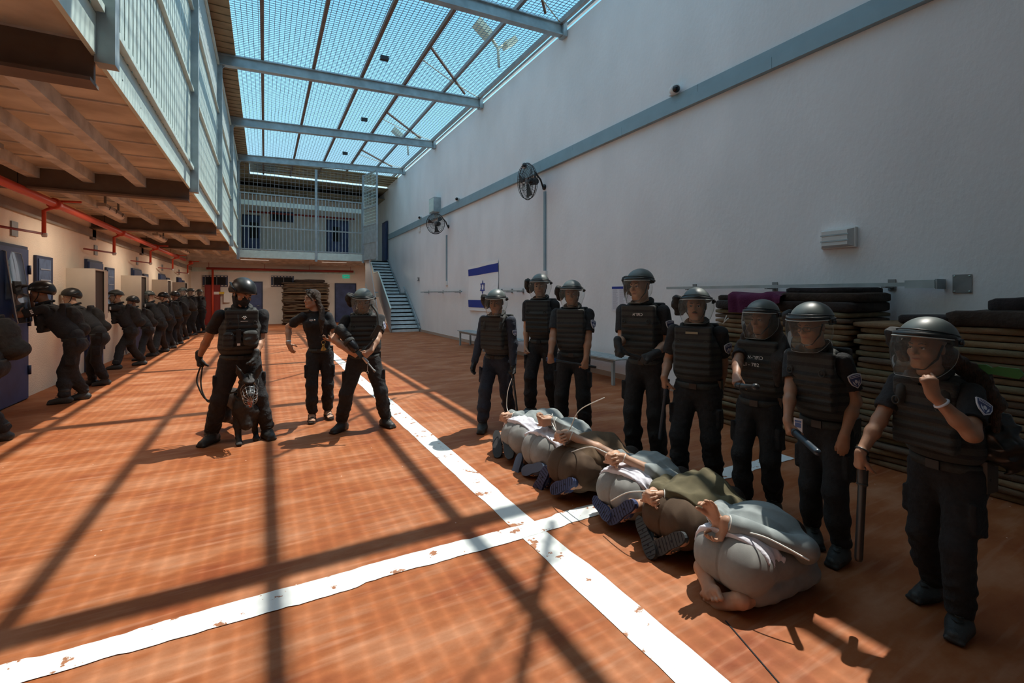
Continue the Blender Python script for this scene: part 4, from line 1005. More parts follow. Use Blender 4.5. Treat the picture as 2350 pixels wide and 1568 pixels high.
def helmet(H, root, org, h, visor='down', bag=-1, kind='riot', visor_m=None, hs=1.0):
    H0 = H
    if kind == 'riot': H = Head(H0.p(0, .004, .004), H0.f, H0.u, H0.sc * hs)
    else: H = Head(H0.p(0, -.004, .006), H0.f, H0.u, H0.sc * 1.10)
    k = H.sc; E = lambda c, r, kk=.02, op='u': Ell(H.p(*c), H.R, np.array(r) * k, kk * k, op)
    if kind == 'riot':
        pr = [E((0, -.012, .040), (.118, .142, .118)), Plane(H.p(0, .05, .048), -H.u + H.f * .22, .006)]
    else:
        pr = [E((0, -.015, .040), (.108, .135, .115)), E((0, -.09, -.0), (.088, .06, .06), .04), Plane(H.p(0, .1, .038), -H.u + H.f * .42, .006)]
    he = sdf_mesh('helmet', pr, h, M_helm if kind == 'riot' else M_helmd, root, rel=org)
    ringp = lambda rx, ry, z0, sl, n=32: [H.p(rx * math.sin(a), -.012 + ry * math.cos(a), z0 + sl * math.cos(a)) - org for a in np.linspace(0, 2 * math.pi, n + 1)[:-1]]
    if kind == 'riot':
        MB().tube(ringp(.119, .146, .052, .034), .0085 * k, 8, closed=True).build('rim', M_helmd, he)
        MB().tube(ringp(.1175, .1425, .071, .030), .004 * k, 6, closed=True).build('groove', M_helmd, he)
        if visor:
            # dark mount band at the brow then the clear shield
            mb = MB(); n = 28; A0 = 1.45; dz = 0.0 if visor == 'down' else 0.0
            rows = [(.136, .158, .088), (.139, .161, .060)]
            v = []
            for rx, ry, z in rows:
                for i in range(n + 1):
                    a = -A0 + 2 * A0 * i / n; v.append(H.p(rx * math.sin(a), -.012 + ry * math.cos(a), z - .02 * (1 - math.cos(a))) - org)
            v += [x - unit(x - (H.p(0, 0, .07) - org)) * .008 for x in v]
            m_ = n + 1; f = []
            for i in range(n): f += [(i, m_ + i, m_ + i + 1, i + 1), (2*m_ + i + 1, 3*m_ + i + 1, 3*m_ + i, 2*m_ + i), (i + 1, 2*m_ + i + 1, 2*m_ + i, i), (m_ + i, 3*m_ + i, 3*m_ + i + 1, m_ + i + 1)]
            mb._add(v, f, 0, True).build('visor_mount', M_helmd, he)
            def vp(i, j, nn=24, mm=10, off=0.0):
                a = (-1.42 + 2.84 * i / nn); q = j / mm
                zb = -.150 + .085 * max(0, abs(a) / 1.42 - .45) ** 1.5 / .4
                z = .064 - .02 * (1 - math.cos(a)) + (zb - .06) * q
                bul = .014 * math.sin(math.pi * min(1, q * .9)) - .012 * q * q
                return H.p((.139 + bul + off) * math.sin(a), -.012 + (.163 + bul + off) * math.cos(a), z) - org
            mb = MB(); nn, mm = 24, 10; v = [vp(i, j) for i in range(nn + 1) for j in range(mm + 1)]
            f = [(i*(mm+1)+j, i*(mm+1)+j+1, (i+1)*(mm+1)+j+1, (i+1)*(mm+1)+j) for i in range(nn) for j in range(mm)]
            vo = mb._add(v, f, 0, True).build('visor', visor_m or M_visor, he)
            edge = [vp(i, mm) for i in range(nn + 1)]; edge = [vp(0, j) for j in range(2, mm)] + edge + [vp(nn, j) for j in range(mm - 1, 1, -1)]
            MB().tube(edge, .0015 * k, 5).build('visor_edge', M_rimv, he)
            MB().tube([vp(i, 0) for i in range(nn + 1)], .0035 * k, 5).build('visor_top_edge', M_rimv, he)
            for sg in (-1, 1):
                MB().obox(H.p(sg * .139, .0, .035) - org, H.l, H.f, H.u, (.010 * k, .022 * k, .018 * k)).lathe([(.012 * k, 0), (.010 * k, .012 * k)], 10, H.p(sg * .148, .0, .035) - org, H.l * sg).build('clip', M_helmd, he)
        if bag:
            r0 = np.random.RandomState(int(abs(H.c[0] * 1000)) % 9999)
            pr = [E((bag * .168, -.05, .012), (.052, .066, .070), .02), E((bag * .165, -.02, .055), (.040, .05, .040), .02), E((bag * .155, -.07, -.055), (.045, .055, .05), .02), E((bag * .12, -.09, .0), (.05, .06, .06), .03)]
            sdf_mesh('neck_guard', pr, h, M_bag, he, disp=folds(int(r0.randint(999)), .006, 55), rel=org)
    else:
        MB().tube([H.p(*q) - org for q in ((-.1, .05, .03), (-.112, -.03, .05), (-.1, -.09, .06))], .012 * k, 6).tube([H.p(*q) - org for q in ((.1, .05, .03), (.112, -.03, .05), (.1, -.09, .06))], .012 * k, 6).build('side_rail', M_helmd, he)
    pts = [H0.p(*q) - org for q in ((-.084, .0, .02), (-.074, .03, -.06), (-.03, .072, -.122), (0, .080, -.127), (.03, .072, -.122), (.072, .03, -.06), (.082, .0, .02))]
    MB().tube(pts, .0055 * k, 6).build('chin_strap', M_helmd, he)
    return he

def badge(o, x, y, n, s, parent, org):
    """shield-shaped shoulder patch: o centre, x across, y up, n outward"""
    o = np.asarray(o) - org
    sh = [(-.5, .42), (-.3, .5), (0, .54), (.3, .5), (.5, .42), (.47, 0), (.34, -.32), (0, -.62), (-.34, -.32), (-.47, 0)]
    P = lambda k: [(a * s * k, b * s * k) for a, b in sh]
    mb = MB(); z = s * .08
    mb.prism(P(1.0), o, x, y, n, z, 0); mb.prism(P(.86), o + n * z, x, y, n, .0012, 1)
    mb.prism([(-.36 * s, .22 * s), (.36 * s, .22 * s), (.36 * s, .38 * s), (-.36 * s, .38 * s)], o + n * (z + .0012), x, y, n, .001, 0)
    mb.prism([(-.34 * s, .27 * s), (.34 * s, .27 * s), (.34 * s, .33 * s), (-.34 * s, .33 * s)], o + n * (z + .0022), x, y, n, .0008, 1)
    for sg in (-1, 1): mb.prism([(sg * .05 * s, -.42 * s), (sg * .23 * s, -.22 * s), (sg * .26 * s, .02 * s), (sg * .16 * s, -.12 * s)][::sg], o + n * (z + .0012), x, y, n, .001, 0)
    mb.prism([(.11 * s * math.cos(a), -.08 * s + .15 * s * math.sin(a)) for a in np.linspace(0, 6.283, 9)[:-1]], o + n * (z + .0012), x, y, n, .001, 0)
    mb.build('shoulder_badge', [M_badge_w, M_badge_b], parent)

def boot(name, ankle, toe_dir, s, h, m, parent, org, flat=True, sole=None):
    td = unit(A_(toe_dir[0], toe_dir[1], 0)); sd = A_(-td[1], td[0], 0); a = np.asarray(ankle, float); z0 = a[2] - .085 * s
    heel = A_(a[0], a[1], z0) - td * .055 * s; toe = A_(a[0], a[1], z0) + td * .165 * s
    pr = [Cone(a + A_(0, 0, .12 * s), a - A_(0, 0, .01), .062 * s, .052 * s, .03), ECone(heel + A_(0, 0, .045 * s), A_(a[0], a[1], z0 + .04 * s) + td * .06 * s, .046 * s, .046 * s, sd, 1.0, .03),
          ECone(A_(a[0], a[1], z0 + .045 * s) + td * .03 * s, toe + A_(0, 0, .032 * s) - td * .02, .052 * s, .038 * s, sd, 1.25, .03),
          Box(A_(a[0], a[1], z0 + .015 * s) + td * .056 * s, np.array([sd, td, (0, 0, 1)]), A_(.050 * s, .128 * s, .015 * s), .012, .006), Plane((0, 0, z0 + .001), (0, 0, -1), .003), Plane(a + A_(0, 0, .125 * s), (0, 0, 1), .004)]
    o = sdf_mesh(name, pr, h, m, parent, rel=org)
    mb = MB()
    for i in range(5):
        q = i / 4; c = a + td * (.052 + .055 * (1 - q)) * s + A_(0, 0, (-.01 + .10 * q) * s) - org; mb.tube([c + sd * .026 * s - td * .012, c + td * .006, c - sd * .026 * s - td * .012], .0035, 5)
    mb.build('lace', M_webb, o)
    return o

def figure(name, label, feet, face, top, Hh=None, t=None, hat=.066, head_dir=None, pitch=0.0, roll=0.0, wrists=(None, None), toes=(None, None), hand=(None, None), sk=None, hsc=.97,
           female=False, group=None, sleeve='short', vest=True, helm='riot', bag=-1, gloves=(0, 0), badge_on=1, fat=1.0, face_on=True, beardm=None, shirt_m=None, trouser_m=None, vest_m=None,
           boot_m=None, lean=(0, 0), elbow_pole=(None, None), crouch=0.0, detail=1.0, shoes=True, visor_m=None, belt_m=None, pole_knee=None, headoff=(0, 0)):
    """feet: (right, left) floor points; face: world heading in degrees; top: pixel of the head top. wrists (right, left): world points or None"""
    sk = sk or SK_M
    fR, fL = [np.asarray(q, float) for q in feet]; mid = (fR + fL) / 2
    a = math.radians(face); f = A_(math.cos(a), math.sin(a), 0); l = A_(-f[1], f[0], 0); up = A_(0, 0, 1)
    t = t or depth(mid)
    if Hh is None:
        zt = CAMZ + t * (HZ - top[1]) / F; Hh = zt / (1 + ((.1615 * hsc - .101) if helm == 'riot' else .066 if helm == 'tac' else .015) / 1.75)
    s = Hh / 1.75; org = A_(mid[0], mid[1], 0)
    hp = W(top[0], top[1], t) if top else mid + A_(*lean, 0)
    root = empty(name, tuple(org)); tag(root, label, 'person', group)
    hb = max(.0048, t * .00105) / detail; hc = max(.0075, t * .0017) / detail
    wd = (.93 if female else 1.0) * s
    pel = A_(mid[0], mid[1], 0) + A_(lean[0], lean[1], 0) * .25
    headxy = A_(hp[0], hp[1], 0); sp = (headxy - pel); sp[2] = 0
    pz = .915 * s - crouch; pel = A_(pel[0], pel[1], pz) - f * .01
    # lower the pelvis until both legs reach
    for _ in range(12):
        if max(np.linalg.norm(pel + l * sg * .09 * wd - A_(0, 0, .03 * s) - (q + A_(0, 0, .085 * s))) for sg, q in ((-1, fR), (1, fL))) > .803 * s: pel[2] -= .01
    dz = pel[2] - .915 * s
    ch = pel + sp * .62 + up * .372 * s; nk = pel + sp * .93 + up * .568 * s; shc = pel + sp * .84 + up * .492 * s
    spu = unit(nk - pel)
    sw = (.165 if female else .193) * s * (1 + (fat - 1) * .5)
    SH = [shc - l * sw, shc + l * sw]
    hd = math.radians(head_dir if head_dir is not None else face); hf = A_(math.cos(hd) * math.cos(pitch), math.sin(hd) * math.cos(pitch), -math.sin(pitch))
    hl = A_(-math.sin(hd), math.cos(hd), 0)
    hcn = nk + sp * .10 + up * .135 * s + A_(math.cos(hd), math.sin(hd), 0) * (.02 + .03 * max(0, pitch)) + A_(*headoff, 0); hcn[2] = Hh + dz - .105 * s - .02 * abs(pitch)
    Hd = Head(hcn, hf, up + hl * roll, s * (1.02 if not female else .97))
    # arms
    WR, EL, HD = [], [], []
    for i, sg in ((0, -1), (1, 1)):
        w = wrists[i] if wrists[i] is not None else SH[i] + l * sg * .09 * s + f * .04 - up * .53 * s
        ep = elbow_pole[i] if elbow_pole[i] is not None else (-f * .9 + l * sg * .25 - up * .1)
        e, w2 = ik(SH[i], w, .285 * s, .255 * s, ep); EL.append(e); WR.append(w2)
        hs = hand[i] or {}
        fd = hs.get('fd'); fd = unit(w2 - e) if fd is None else unit(fd)
        pn = hs.get('pn'); pn = (-l * sg + f * .1) if pn is None else pn
        HD.append((w2, fd, pn, sg, hs))
    # legs
    HP = [pel + l * sg * .092 * wd - up * .03 * s for sg in (-1, 1)]; AN = [q + up * .085 * s for q in (fR, fL)]
    TD = [toes[i] if toes[i] is not None else f + l * sg * .3 for i, sg in ((0, -1), (1, 1))]
    KN = [ik(HP[i], AN[i], .412 * s, .398 * s, (pole_knee if pole_knee is not None else unit(A_(TD[i][0], TD[i][1], 0)) + f))[0] for i in (0, 1)]
    # ---- body: head, neck, trunk, arms, hands, legs in one surface
    P = Hd.prims(female) if face_on else [Ell(Hd.p(0, -.01, .0), Hd.R, np.array((.076, .1, .12)) * s)]
    P += [Cone(nk - up * .03, Hd.p(0, -.022, -.07), .058 * wd, .054 * wd, .03), ECone(pel, ch, .095 * s, .105 * s, l, 1.3, .04), ECone(ch, shc - up * .02, .10 * s, .07 * s, l, 1.45, .04),
          Cone(shc, nk, .06 * s, .055 * s, .04)]
    for i in (0, 1):
        P += [Cone(SH[i], EL[i], .050 * wd, .041 * wd, .025), Cone(EL[i], EL[i] + (WR[i] - EL[i]) * .35, .041 * wd, .041 * wd, .02), Cone(EL[i] + (WR[i] - EL[i]) * .35, WR[i], .041 * wd, .0275 * wd, .02)]
        w, fd, pn, sg, hs = HD[i]
        P += hand_prims(w, fd, pn, sg, s * (.93 if female else 1.0), hs.get('curls', (22, 28, 18)), hs.get('thumb', (.6, .6, .35)), hs.get('spread', 1.0), pcurl=hs.get('pcurl'))
        P += [Cone(HP[i], KN[i], .062 * s, .05 * s, .03), Cone(KN[i], AN[i], .05 * s, .036 * s, .03)]
    sdf_mesh('body', P, hb, sk, root, rel=org)
    if face_on: Hd.eyes(root, org)
    # ---- trousers
    tm = trouser_m or M_uni; g = fat
    T = [ECone(pel + up * .09 * s, pel - up * .02 * s, .112 * wd * g, .122 * wd * g, l, 1.32, .04)]
    for i in (0, 1):
        ax = unit(AN[i] - KN[i])
        T += [Cone(HP[i] + l * (0), KN[i], .104 * wd * g, .078 * wd, .04), Cone(KN[i], KN[i] + (AN[i] - KN[i]) * .5, .080 * wd, .078 * wd, .03), Cone(KN[i] + (AN[i] - KN[i]) * .5, AN[i] + up * .06 * s, .078 * wd, .072 * wd, .03)]
    T += [Ell(pel - f * .05 * s - up * .05 * s + l * .06 * s, np.array([l, f, up]), A_(.10, .10, .11) * wd * g, .05), Ell(pel - f * .05 * s - up * .05 * s - l * .06 * s, np.array([l, f, up]), A_(.10, .10, .11) * wd * g, .05)]
    for i, sg in ((0, -1), (1, 1)):   # cargo pockets
        c = HP[i] * .45 + KN[i] * .55 + l * sg * .085 * wd
        T += [Box(c, np.array([l, f, unit(HP[i] - KN[i])]), A_(.018, .065, .085) * s, .012, .012)]
    seed = int(abs(org[0] * 733 + org[1] * 977)) % 9973
    ff = folds(seed, .0055 * s, 34)
    zk = min(KN[0][2], KN[1][2])
    sdf_mesh('trousers', T, hc, tm, root, disp=lambda Q: ff(Q) * (.55 + 1.3 * np.clip((zk + .05 - Q[:, 2]) / .35, 0, 1)), rel=org)
    # ---- shirt
    sm = shirt_m or M_uni
    S = [ECone(pel + up * .04 * s, ch, .120 * wd * g, .125 * wd, l, 1.33, .04), ECone(ch, shc - up * .005, .125 * wd, .082 * wd, l, 1.5, .04), Cone(shc, nk - up * .012, .075 * wd, .067 * wd, .04)]
    if female: S += [Ell(ch + f * .085 * s + l * .065 * s + up * .02, np.array([l, f, up]), A_(.07, .06, .07) * s, .04), Ell(ch + f * .085 * s - l * .065 * s + up * .02, np.array([l, f, up]), A_(.07, .06, .07) * s, .04)]
    for i in (0, 1):
        if sleeve == 'short': S += [Cone(SH[i], SH[i] + (EL[i] - SH[i]) * .70, .064 * wd, .066 * wd, .03), ]
        else: S += [Cone(SH[i], EL[i], .066 * wd, .058 * wd, .03), Cone(EL[i], WR[i] - (WR[i] - EL[i]) * .06, .058 * wd, .043 * wd, .02)]
    S += [Plane(nk + up * .035 - f * .0, up - f * .35, .006)]
    if sleeve == 'short':
        for i in (0, 1):
            ax = unit(EL[i] - SH[i]); c = SH[i] + (EL[i] - SH[i]) * .68
            S += [ECone(c + ax * .08, c + ax * .16, .085, .085, l, 1.0, .004, 's')]
    sf = folds(seed + 5, .004 * s, 30)
    sdf_mesh('shirt', S, hc, sm, root, disp=sf, rel=org)
    # collar
    MB().tube([nk + up * .012 + (l * math.sin(q) * .068 + f * (math.cos(q) * .066 + .0)) * wd + up * (-.03 * math.cos(q)) - org for q in np.linspace(-2.9, 2.9, 22)], .014 * s, 7).build('collar', sm, root)
    # ---- vest
    if vest:
        vm = vest_m or M_vest; fr = np.array([l, f, up])
        V = [ECone(pel + up * .15 * s + sp * .2, ch, .142 * wd * g, .150 * wd, l, 1.36, .03), ECone(ch, shc - up * .015, .150 * wd, .098 * wd, l, 1.42, .03)]
        V += [Box(ch + f * .122 * wd - up * .02, fr, A_(.158, .035, .20) * s, .02, .03), Box(ch - f * .115 * wd, fr, A_(.158, .035, .20) * s, .02, .03)]
        V += [Plane(pel + up * .062 * s, -up, .01), Cone(nk - up * .04, nk + up * .2, .082 * s, .09 * s, .012, 's')]
        for sg in (-1, 1): V += [Ell(SH[(sg + 1) // 2] + l * sg * .045 * s - up * .02, fr, A_(.075, .13, .13) * s, .012, 's')]
        z0 = pel[2]
        def ridge(Q):
            lf = (Q - ch) @ f; ph = ((Q[:, 2] - z0) / (.058 * s)) % 1.0
            on = (lf > .06) & (np.abs((Q - ch) @ l) < .15 * s) & (Q[:, 2] < shc[2] - .09 * s) & (Q[:, 2] > z0 + .10 * s)
            return np.where(on, -.009 * s * np.clip(np.minimum(ph, 1 - ph) * 8 - 1.2, 0, 1), 0)
        vo = sdf_mesh('vest', V, hc * .8, vm, root, disp=ridge, rel=org)
        for sg in (-1, 1):
            q0 = shc + l * sg * .115 * wd
            MB().tube([q0 + f * .13 * wd - up * .10 * s - org, q0 + f * .10 * wd - up * .02 * s - org, q0 + f * .02 * wd + up * .055 * s - org, q0 - f * .08 * wd + up * .02 * s - org, q0 - f * .125 * wd - up * .08 * s - org], [.018, .026, .030, .028, .018], 8).build('shoulder_strap', M_webb, vo)
            MB().tube([q0 + f * (.165 * wd) - up * .085 * s + l * .016 * math.sin(q) + up * .02 * math.cos(q) - org for q in np.linspace(0, 6.28, 11)[:-1]], .0045, 5, closed=True).build('ring', M_webb, vo)
        MB().tube([nk + up * .0 + (l * math.sin(q) * .088 + f * math.cos(q) * .092) * wd + up * (-.035 * math.cos(q) + .01) - org for q in np.linspace(-2.6, 2.6, 20)], .021 * s, 8).build('vest_collar', vm, vo)
    # belt
    mb = MB(); pts = [pel + up * .030 * s + (l * math.sin(q) * .168 * g + f * math.cos(q) * .128 * g) * wd - org for q in np.linspace(0, 2 * math.pi, 33)[:-1]]
    v = []
    for q in pts: v += [q - up * .022, q + up * .022]
    n = len(pts); c0 = pel - org
    v2 = [x + unit(A_(x[0] - c0[0], x[1] - c0[1], 0)) * .007 for x in v]; vv = v + v2; m_ = 2 * n; f_ = []
    for i in range(n):
        j = (i + 1) % n; f_ += [(m_ + 2*i, m_ + 2*j, m_ + 2*j + 1, m_ + 2*i + 1), (2*i, m_ + 2*i, m_ + 2*i+1, 2*i+1)[::-1] if False else (2*i + 1, m_ + 2*i + 1, m_ + 2*j + 1, 2*j + 1), (2*i, 2*j, m_ + 2*j, m_ + 2*i)]
    bo = mb._add(vv, f_, 0, True).build('belt', belt_m or M_webb, root)
    q = pel + up * .030 * s + f * .138 * wd * g - org
    MB().obox(q, l, f, up, (.028, .006, .022)).build('buckle', M_helmd, bo)
    c = pel + up * .0 + l * .165 * wd * g - f * .02 - org
    MB().obox(c, l, f, up, (.022, .045, .075)).build('holster', M_helmd, bo)
    # ---- boots
    if shoes:
        for i in (0, 1): boot('boot', AN[i], TD[i], s * (.93 if female else 1), hc, boot_m or M_boot, root, org)
    # ---- gloves
    for i in (0, 1):
        if gloves[i]:
            w, fd, pn, sg, hs = HD[i]
            sdf_mesh('glove', hand_prims(w, fd, pn, sg, s, hs.get('curls', (22, 28, 18)), hs.get('thumb', (.6, .6, .35)), hs.get('spread', 1.0), grow=.0035, pcurl=hs.get('pcurl')) + [Cone(w - fd * .05, w, .036 * s, .034 * s, .015)], hb, M_glove, root, rel=org)
    if badge_on:
        i = 1 if badge_on > 0 else 0; sg = 1 if i else -1
        ax = unit(SH[i] - EL[i]); nrm = unit(l * sg * (.9) + f * .55); nrm = unit(nrm - ax * (nrm @ ax))
        x_ = np.cross(ax, nrm); badge(SH[i] * .55 + EL[i] * .45 + nrm * .066 * wd, x_, ax, nrm, .088 * s, root, org)
    he = helmet(Hd, root, org, max(.005, t * .0012) / detail, visor='down', bag=bag, kind=helm, visor_m=visor_m, hs=hsc) if helm else None
    return dict(root=root, org=org, s=s, f=f, l=l, up=up, pel=pel, ch=ch, nk=nk, shc=shc, SH=SH, EL=EL, WR=WR, HD=HD, Hd=Hd, KN=KN, AN=AN, hb=hb, hc=hc, wd=wd, helmet=he, t=t, sk=sk)
def grip(fg, i, d=.062):
    """centre of the fist of hand i (0 right, 1 left)"""
    w, fd, pn, sg, hs = fg['HD'][i]; fd = unit(fd); pn = unit(np.asarray(pn) - fd * (np.asarray(pn) @ fd))
    return w + fd * d * fg['s'] + pn * .028 * fg['s']
FIST = dict(curls=(68, 82, 55), thumb=(.75, .35, .55))
# ================================================================ people in the yard
def fist(fd=None, pn=None, **k): d = dict(FIST); d['fd'] = fd; d['pn'] = pn; d.update(k); return d
def baton(label, a, b, m=None, grip_m=None, name='baton', knob=False, r=.0165, cuff=None):
    a = np.asarray(a, float); b = np.asarray(b, float); ax = unit(b - a); L = np.linalg.norm(b - a)
    root = tag(empty(name, tuple(a)), label, name, 'batons held by the guards')
    prof = [(r * 1.15, 0), (r * 1.25, .01), (r * 1.2, L * .28), (r * .95, L * .30), (r * .95, L - .015), (r * .7, L)]
    if knob: prof[-2:] = [(r * .9, L - .045), (r * 1.35, L - .03), (r * 1.35, L - .01), (r * .7, L)]
    MB().lathe(prof, 14, (0, 0, 0), ax).build('shaft', m or mat('baton_black', (.03, .033, .035), .3), root)
    MB().lathe([(r * 1.3, .005), (r * 1.3, .02)], 14, (0, 0, 0), ax).build('grip_ring', grip_m or M_webb, root); MB().lathe([(r * 1.28, L * .27), (r * 1.28, L * .285)], 14, (0, 0, 0), ax).build('grip_ring', grip_m or M_webb, root)
    if cuff: MB().lathe([(r * 1.5, L * .02), (r * 1.9, L * .06), (r * 1.5, L * .14), (r * 1.3, L * .2)], 14, (0, 0, 0), ax).build('grip', cuff, root)
    return root
M_blueg = mat('grip_blue', (.02, .09, .28), .5)
M_bat = mat('baton_blue_black', (.022, .035, .05), .35)
G = {}
# G1: navy jacket, gloves, in front on the far end of the row
t1 = 5.45
G[1] = figure('person', 'helmeted guard in a navy long-sleeved jacket, last in the row by the flag', (PF(1108, 988), PF(1172, 968)), 212, (1140, 653), t=t1, head_dir=224, pitch=.2,
    wrists=(W(1088, 835, t1 + .03), W(1178, 845, t1 - .1)), sleeve='long', shirt_m=M_navyc, trouser_m=M_navyc, gloves=(1, 1), hand=({'curls': (20, 25, 20)}, fist(fd=(-.1, 0, -1), pn=(-.7, -.5, 0))), sk=SK_D, badge_on=0, toes=(A_(-.55, -.8, 0), A_(-.3, -.9, 0)))
# G2: tall one behind
t2 = 6.2
G[2] = figure('person', 'tall helmeted guard with a beard standing behind the row, hands hidden', (PF(1218, 676 + 1701 / 6.15), PF(1272, 676 + 1701 / 6.2)), 215, (1240, 626), t=t2, head_dir=228, pitch=.1,
    wrists=(W(1205, 880, t2 - .1), W(1262, 880, t2 - .1)), sk=SK_L, badge_on=0, hand=(fist(), fist()))
t3 = 5.3
G[3] = figure('person', 'helmeted bare-armed guard holding a blue-gripped baton across his thighs', (PF(1288, 676 + 1701 / 5.3), PF(1344, 676 + 1701 / 5.2)), 222, (1313, 642), t=t3, head_dir=226, pitch=.12,
    wrists=(W(1261, 832, t3 - .25), W(1344, 836, t3 - .27)), sk=SK_M, hand=(fist(fd=(.15, .1, -1), pn=(.3, .7, 0)), fist(fd=(-.25, -.1, -1), pn=(.3, .7, 0))), bag=-1)
t4 = 4.4
G[4] = figure('person', 'tall helmeted guard gripping a short baton with both gloved hands', (PF(1455, 676 + 1701 / 4.45), PF(1512, 676 + 1701 / 4.35)), 204, (1472, 616), t=t4, head_dir=188, pitch=.12,
    wrists=(W(1418, 792, t4 - .22), W(1498, 815, t4 - .3)), sk=SK_L, gloves=(1, 1), hand=(fist(fd=(-.2, -.3, -.7), pn=(.6, -.35, -.5)), fist(fd=(-.75, .2, -.3), pn=(-.2, .6, -.6))))
t5 = 3.87
G[5] = figure('person', 'helmeted guard with a tan name strip, holding a baton pointing down', (PF(1560, 676 + 1701 / 3.85), PF(1640, 676 + 1701 / 3.8)), 205, (1598, 657), t=t5, hsc=1.0, head_dir=212, pitch=.05,
    wrists=(W(1524, 868, t5 - .02), W(1652, 898, t5 - .05)), sk=SK_M, hand=(fist(fd=(.05, 0, -1), pn=(.6, -.3, 0)), {'curls': (30, 35, 20)}), fat=1.08)
t6 = 3.45
G[6] = figure('person', 'helmeted woman guard with long dark hair and white stencilled vest', (PF(1708, 676 + 1701 / 3.45), PF(1776, 676 + 1701 / 3.40)), 194, (1752, 681), t=t6, hsc=1.08, head_dir=180, pitch=.08,
    wrists=(W(1688, 873, t6 - .3), W(1812, 905, t6 + .05)), sk=SK_D, female=True, hand=(fist(fd=(-.6, -.5, -.35), pn=(.2, -.3, -.9)), {}), bag=0, elbow_pole=(A_(.1, .9, -.3), None))
t7 = 2.88
G[7] = figure('person', 'helmeted woman guard in glasses holding a baton out over the kneeling men', (PF(1862, 1240), PF(1930, 1288)), 182, (1868, 684), t=t7, hsc=1.12, head_dir=174, pitch=.20,
    wrists=(W(1806, 985, t7 - .12), W(1938, 1000, t7 - .17)), sk=SK_M, female=True, hand=(fist(fd=(-.3, -.3, -.8), pn=(.5, -.6, -.2)), {'curls': (14, 20, 12), 'pn': A_(.75, .6, 0), 'fd': A_(-.12, 0, -1), 'spread': .85, 'thumb': (.9, .3, .2)}), bag=-1, fat=1.06, toes=(A_(-.6, -.6, 0), A_(-.95, -.1, 0)))
t8 = 2.24
G[8] = figure('person', 'helmeted woman guard with a fist at her chin, first of the row', (PF(2140, 1375), PF(2205, 1452)), 172, (2132, 718), t=t8, hsc=1.15, head_dir=168, pitch=.02,
    wrists=(W(1972, 1046, t8 + .06), W(2140, 905, t8 - .20)), sk=SK_M, female=True, hand=(fist(fd=(-.1, .1, -1), pn=(.5, -.4, 0)), fist(fd=(-.2, .1, 1), pn=(.6, .5, 0))), bag=-1, fat=1.12,
    elbow_pole=(None, A_(.3, -.6, -1)), toes=(A_(-.9, .25, 0), A_(-.85, -.1, 0)))
# batons
baton('black baton hanging from the gloved hand of the guard in the navy jacket', grip(G[1], 1) + A_(0, 0, .06), W(1188, 955, t1 - .2), r=.014)
a = grip(G[3], 0); b = grip(G[3], 1); ax = unit(b - a); baton('baton with a blue grip held level by the bare-armed guard', a - ax * .05, b + ax * .13, cuff=M_blueg)
a = grip(G[4], 0); b = grip(G[4], 1); ax = unit(b - a); baton('short black baton gripped in two black gloves', a - ax * .06, b + ax * .06)
a = grip(G[5], 0); baton('baton pointing down beside the guard with the tan name strip', a + A_(0, 0, .05), W(1514, 1010, t5 - .12), m=M_bat)
a = grip(G[6], 0); baton('baton with a round knob pointing at the viewer from the hand of the long-haired guard', a - A_(.06, .03, 0), W(1738, 889, t6 - .62), knob=True)
a = grip(G[7], 0); b = W(1878, 1040, t7 - .52); baton('blue-black baton pointing down from the guard in glasses', a - unit(b - a) * .08, b, m=M_bat, r=.019)
a = grip(G[8], 0); baton('long black baton held straight down beside the first woman in the row', a + A_(0, 0, .05), W(1970, 1288, t8 + .02), r=.019)

# ---- marks and small kit on the guards
def vest_text(fg, body, px, py, size, m=None):
    """stencil on the front of the vest, at the place seen in the photo"""
    f, l = fg['f'], fg['l']; c0 = fg['ch'] + f * .186 * fg['wd']
    o = camo.location; d = W(px, py, 1.0) - A_(*o); t_ = ((c0 - A_(*o)) @ f) / (d @ f); q = A_(*o) + d * t_
    return text('stencil', body, size, q - fg['org'], l, (0, 0, 1), m or M_text, fg['root'], ext=.0012)
vest_text(G[4], '\u05d0\u05e8\u05ea\u05db', 1463, 722, .042)
vest_text(G[6], '\u05d0-\u05e8\u05ea\u05db', 1733, 821, .040)
vest_text(G[6], 'L.I - 782', 1722, 837, .036)
fg = G[5]; q = fg['ch'] + fg['f'] * .172 * fg['wd'] + A_(0, 0, .115); MB().obox(q - fg['org'], fg['l'], fg['f'], (0, 0, 1), (.048, .003, .009)).build('name_strip', mat('strip_tan', (.34, .30, .2), .8), fg['root'])
Hq = G[8]['Hd']; text('stencil', '\u05d0\u05e8-61', .030, Hq.p(.03 - .065, .128, .085) - G[8]['org'], Hq.l * .95 + Hq.f * .35, Hq.u * .62 - Hq.f * .6, M_text, G[8]['root'], ext=.001)
# glasses
Hq = G[7]['Hd']; mb = MB(); oq = G[7]['org']
for sg in (-1, 1):
    mb.tube([Hq.p(sg * .033 + .024 * math.copysign(abs(math.cos(a)) ** .6, math.cos(a)), .110 - .012 * abs(math.cos(a)) * (1 if sg * math.cos(a) > 0 else 0), -.001 + .017 * math.copysign(abs(math.sin(a)) ** .6, math.sin(a))) - oq for a in np.linspace(0, 6.283, 21)[:-1]], .0022, 5, closed=True)
    mb.tube([Hq.p(sg * .057, .098, .004) - oq, Hq.p(sg * .078, .03, .006) - oq, Hq.p(sg * .082, -.01, .002) - oq], .002, 5)
mb.tube([Hq.p(-.009, .112, .002) - oq, Hq.p(.009, .112, .002) - oq], .0022, 5).build('glasses', M_helmd, G[7]['root'])
fg = G[7]; q = fg['pel'] + fg['f'] * .165 - fg['l'] * .085 + A_(0, 0, .005)
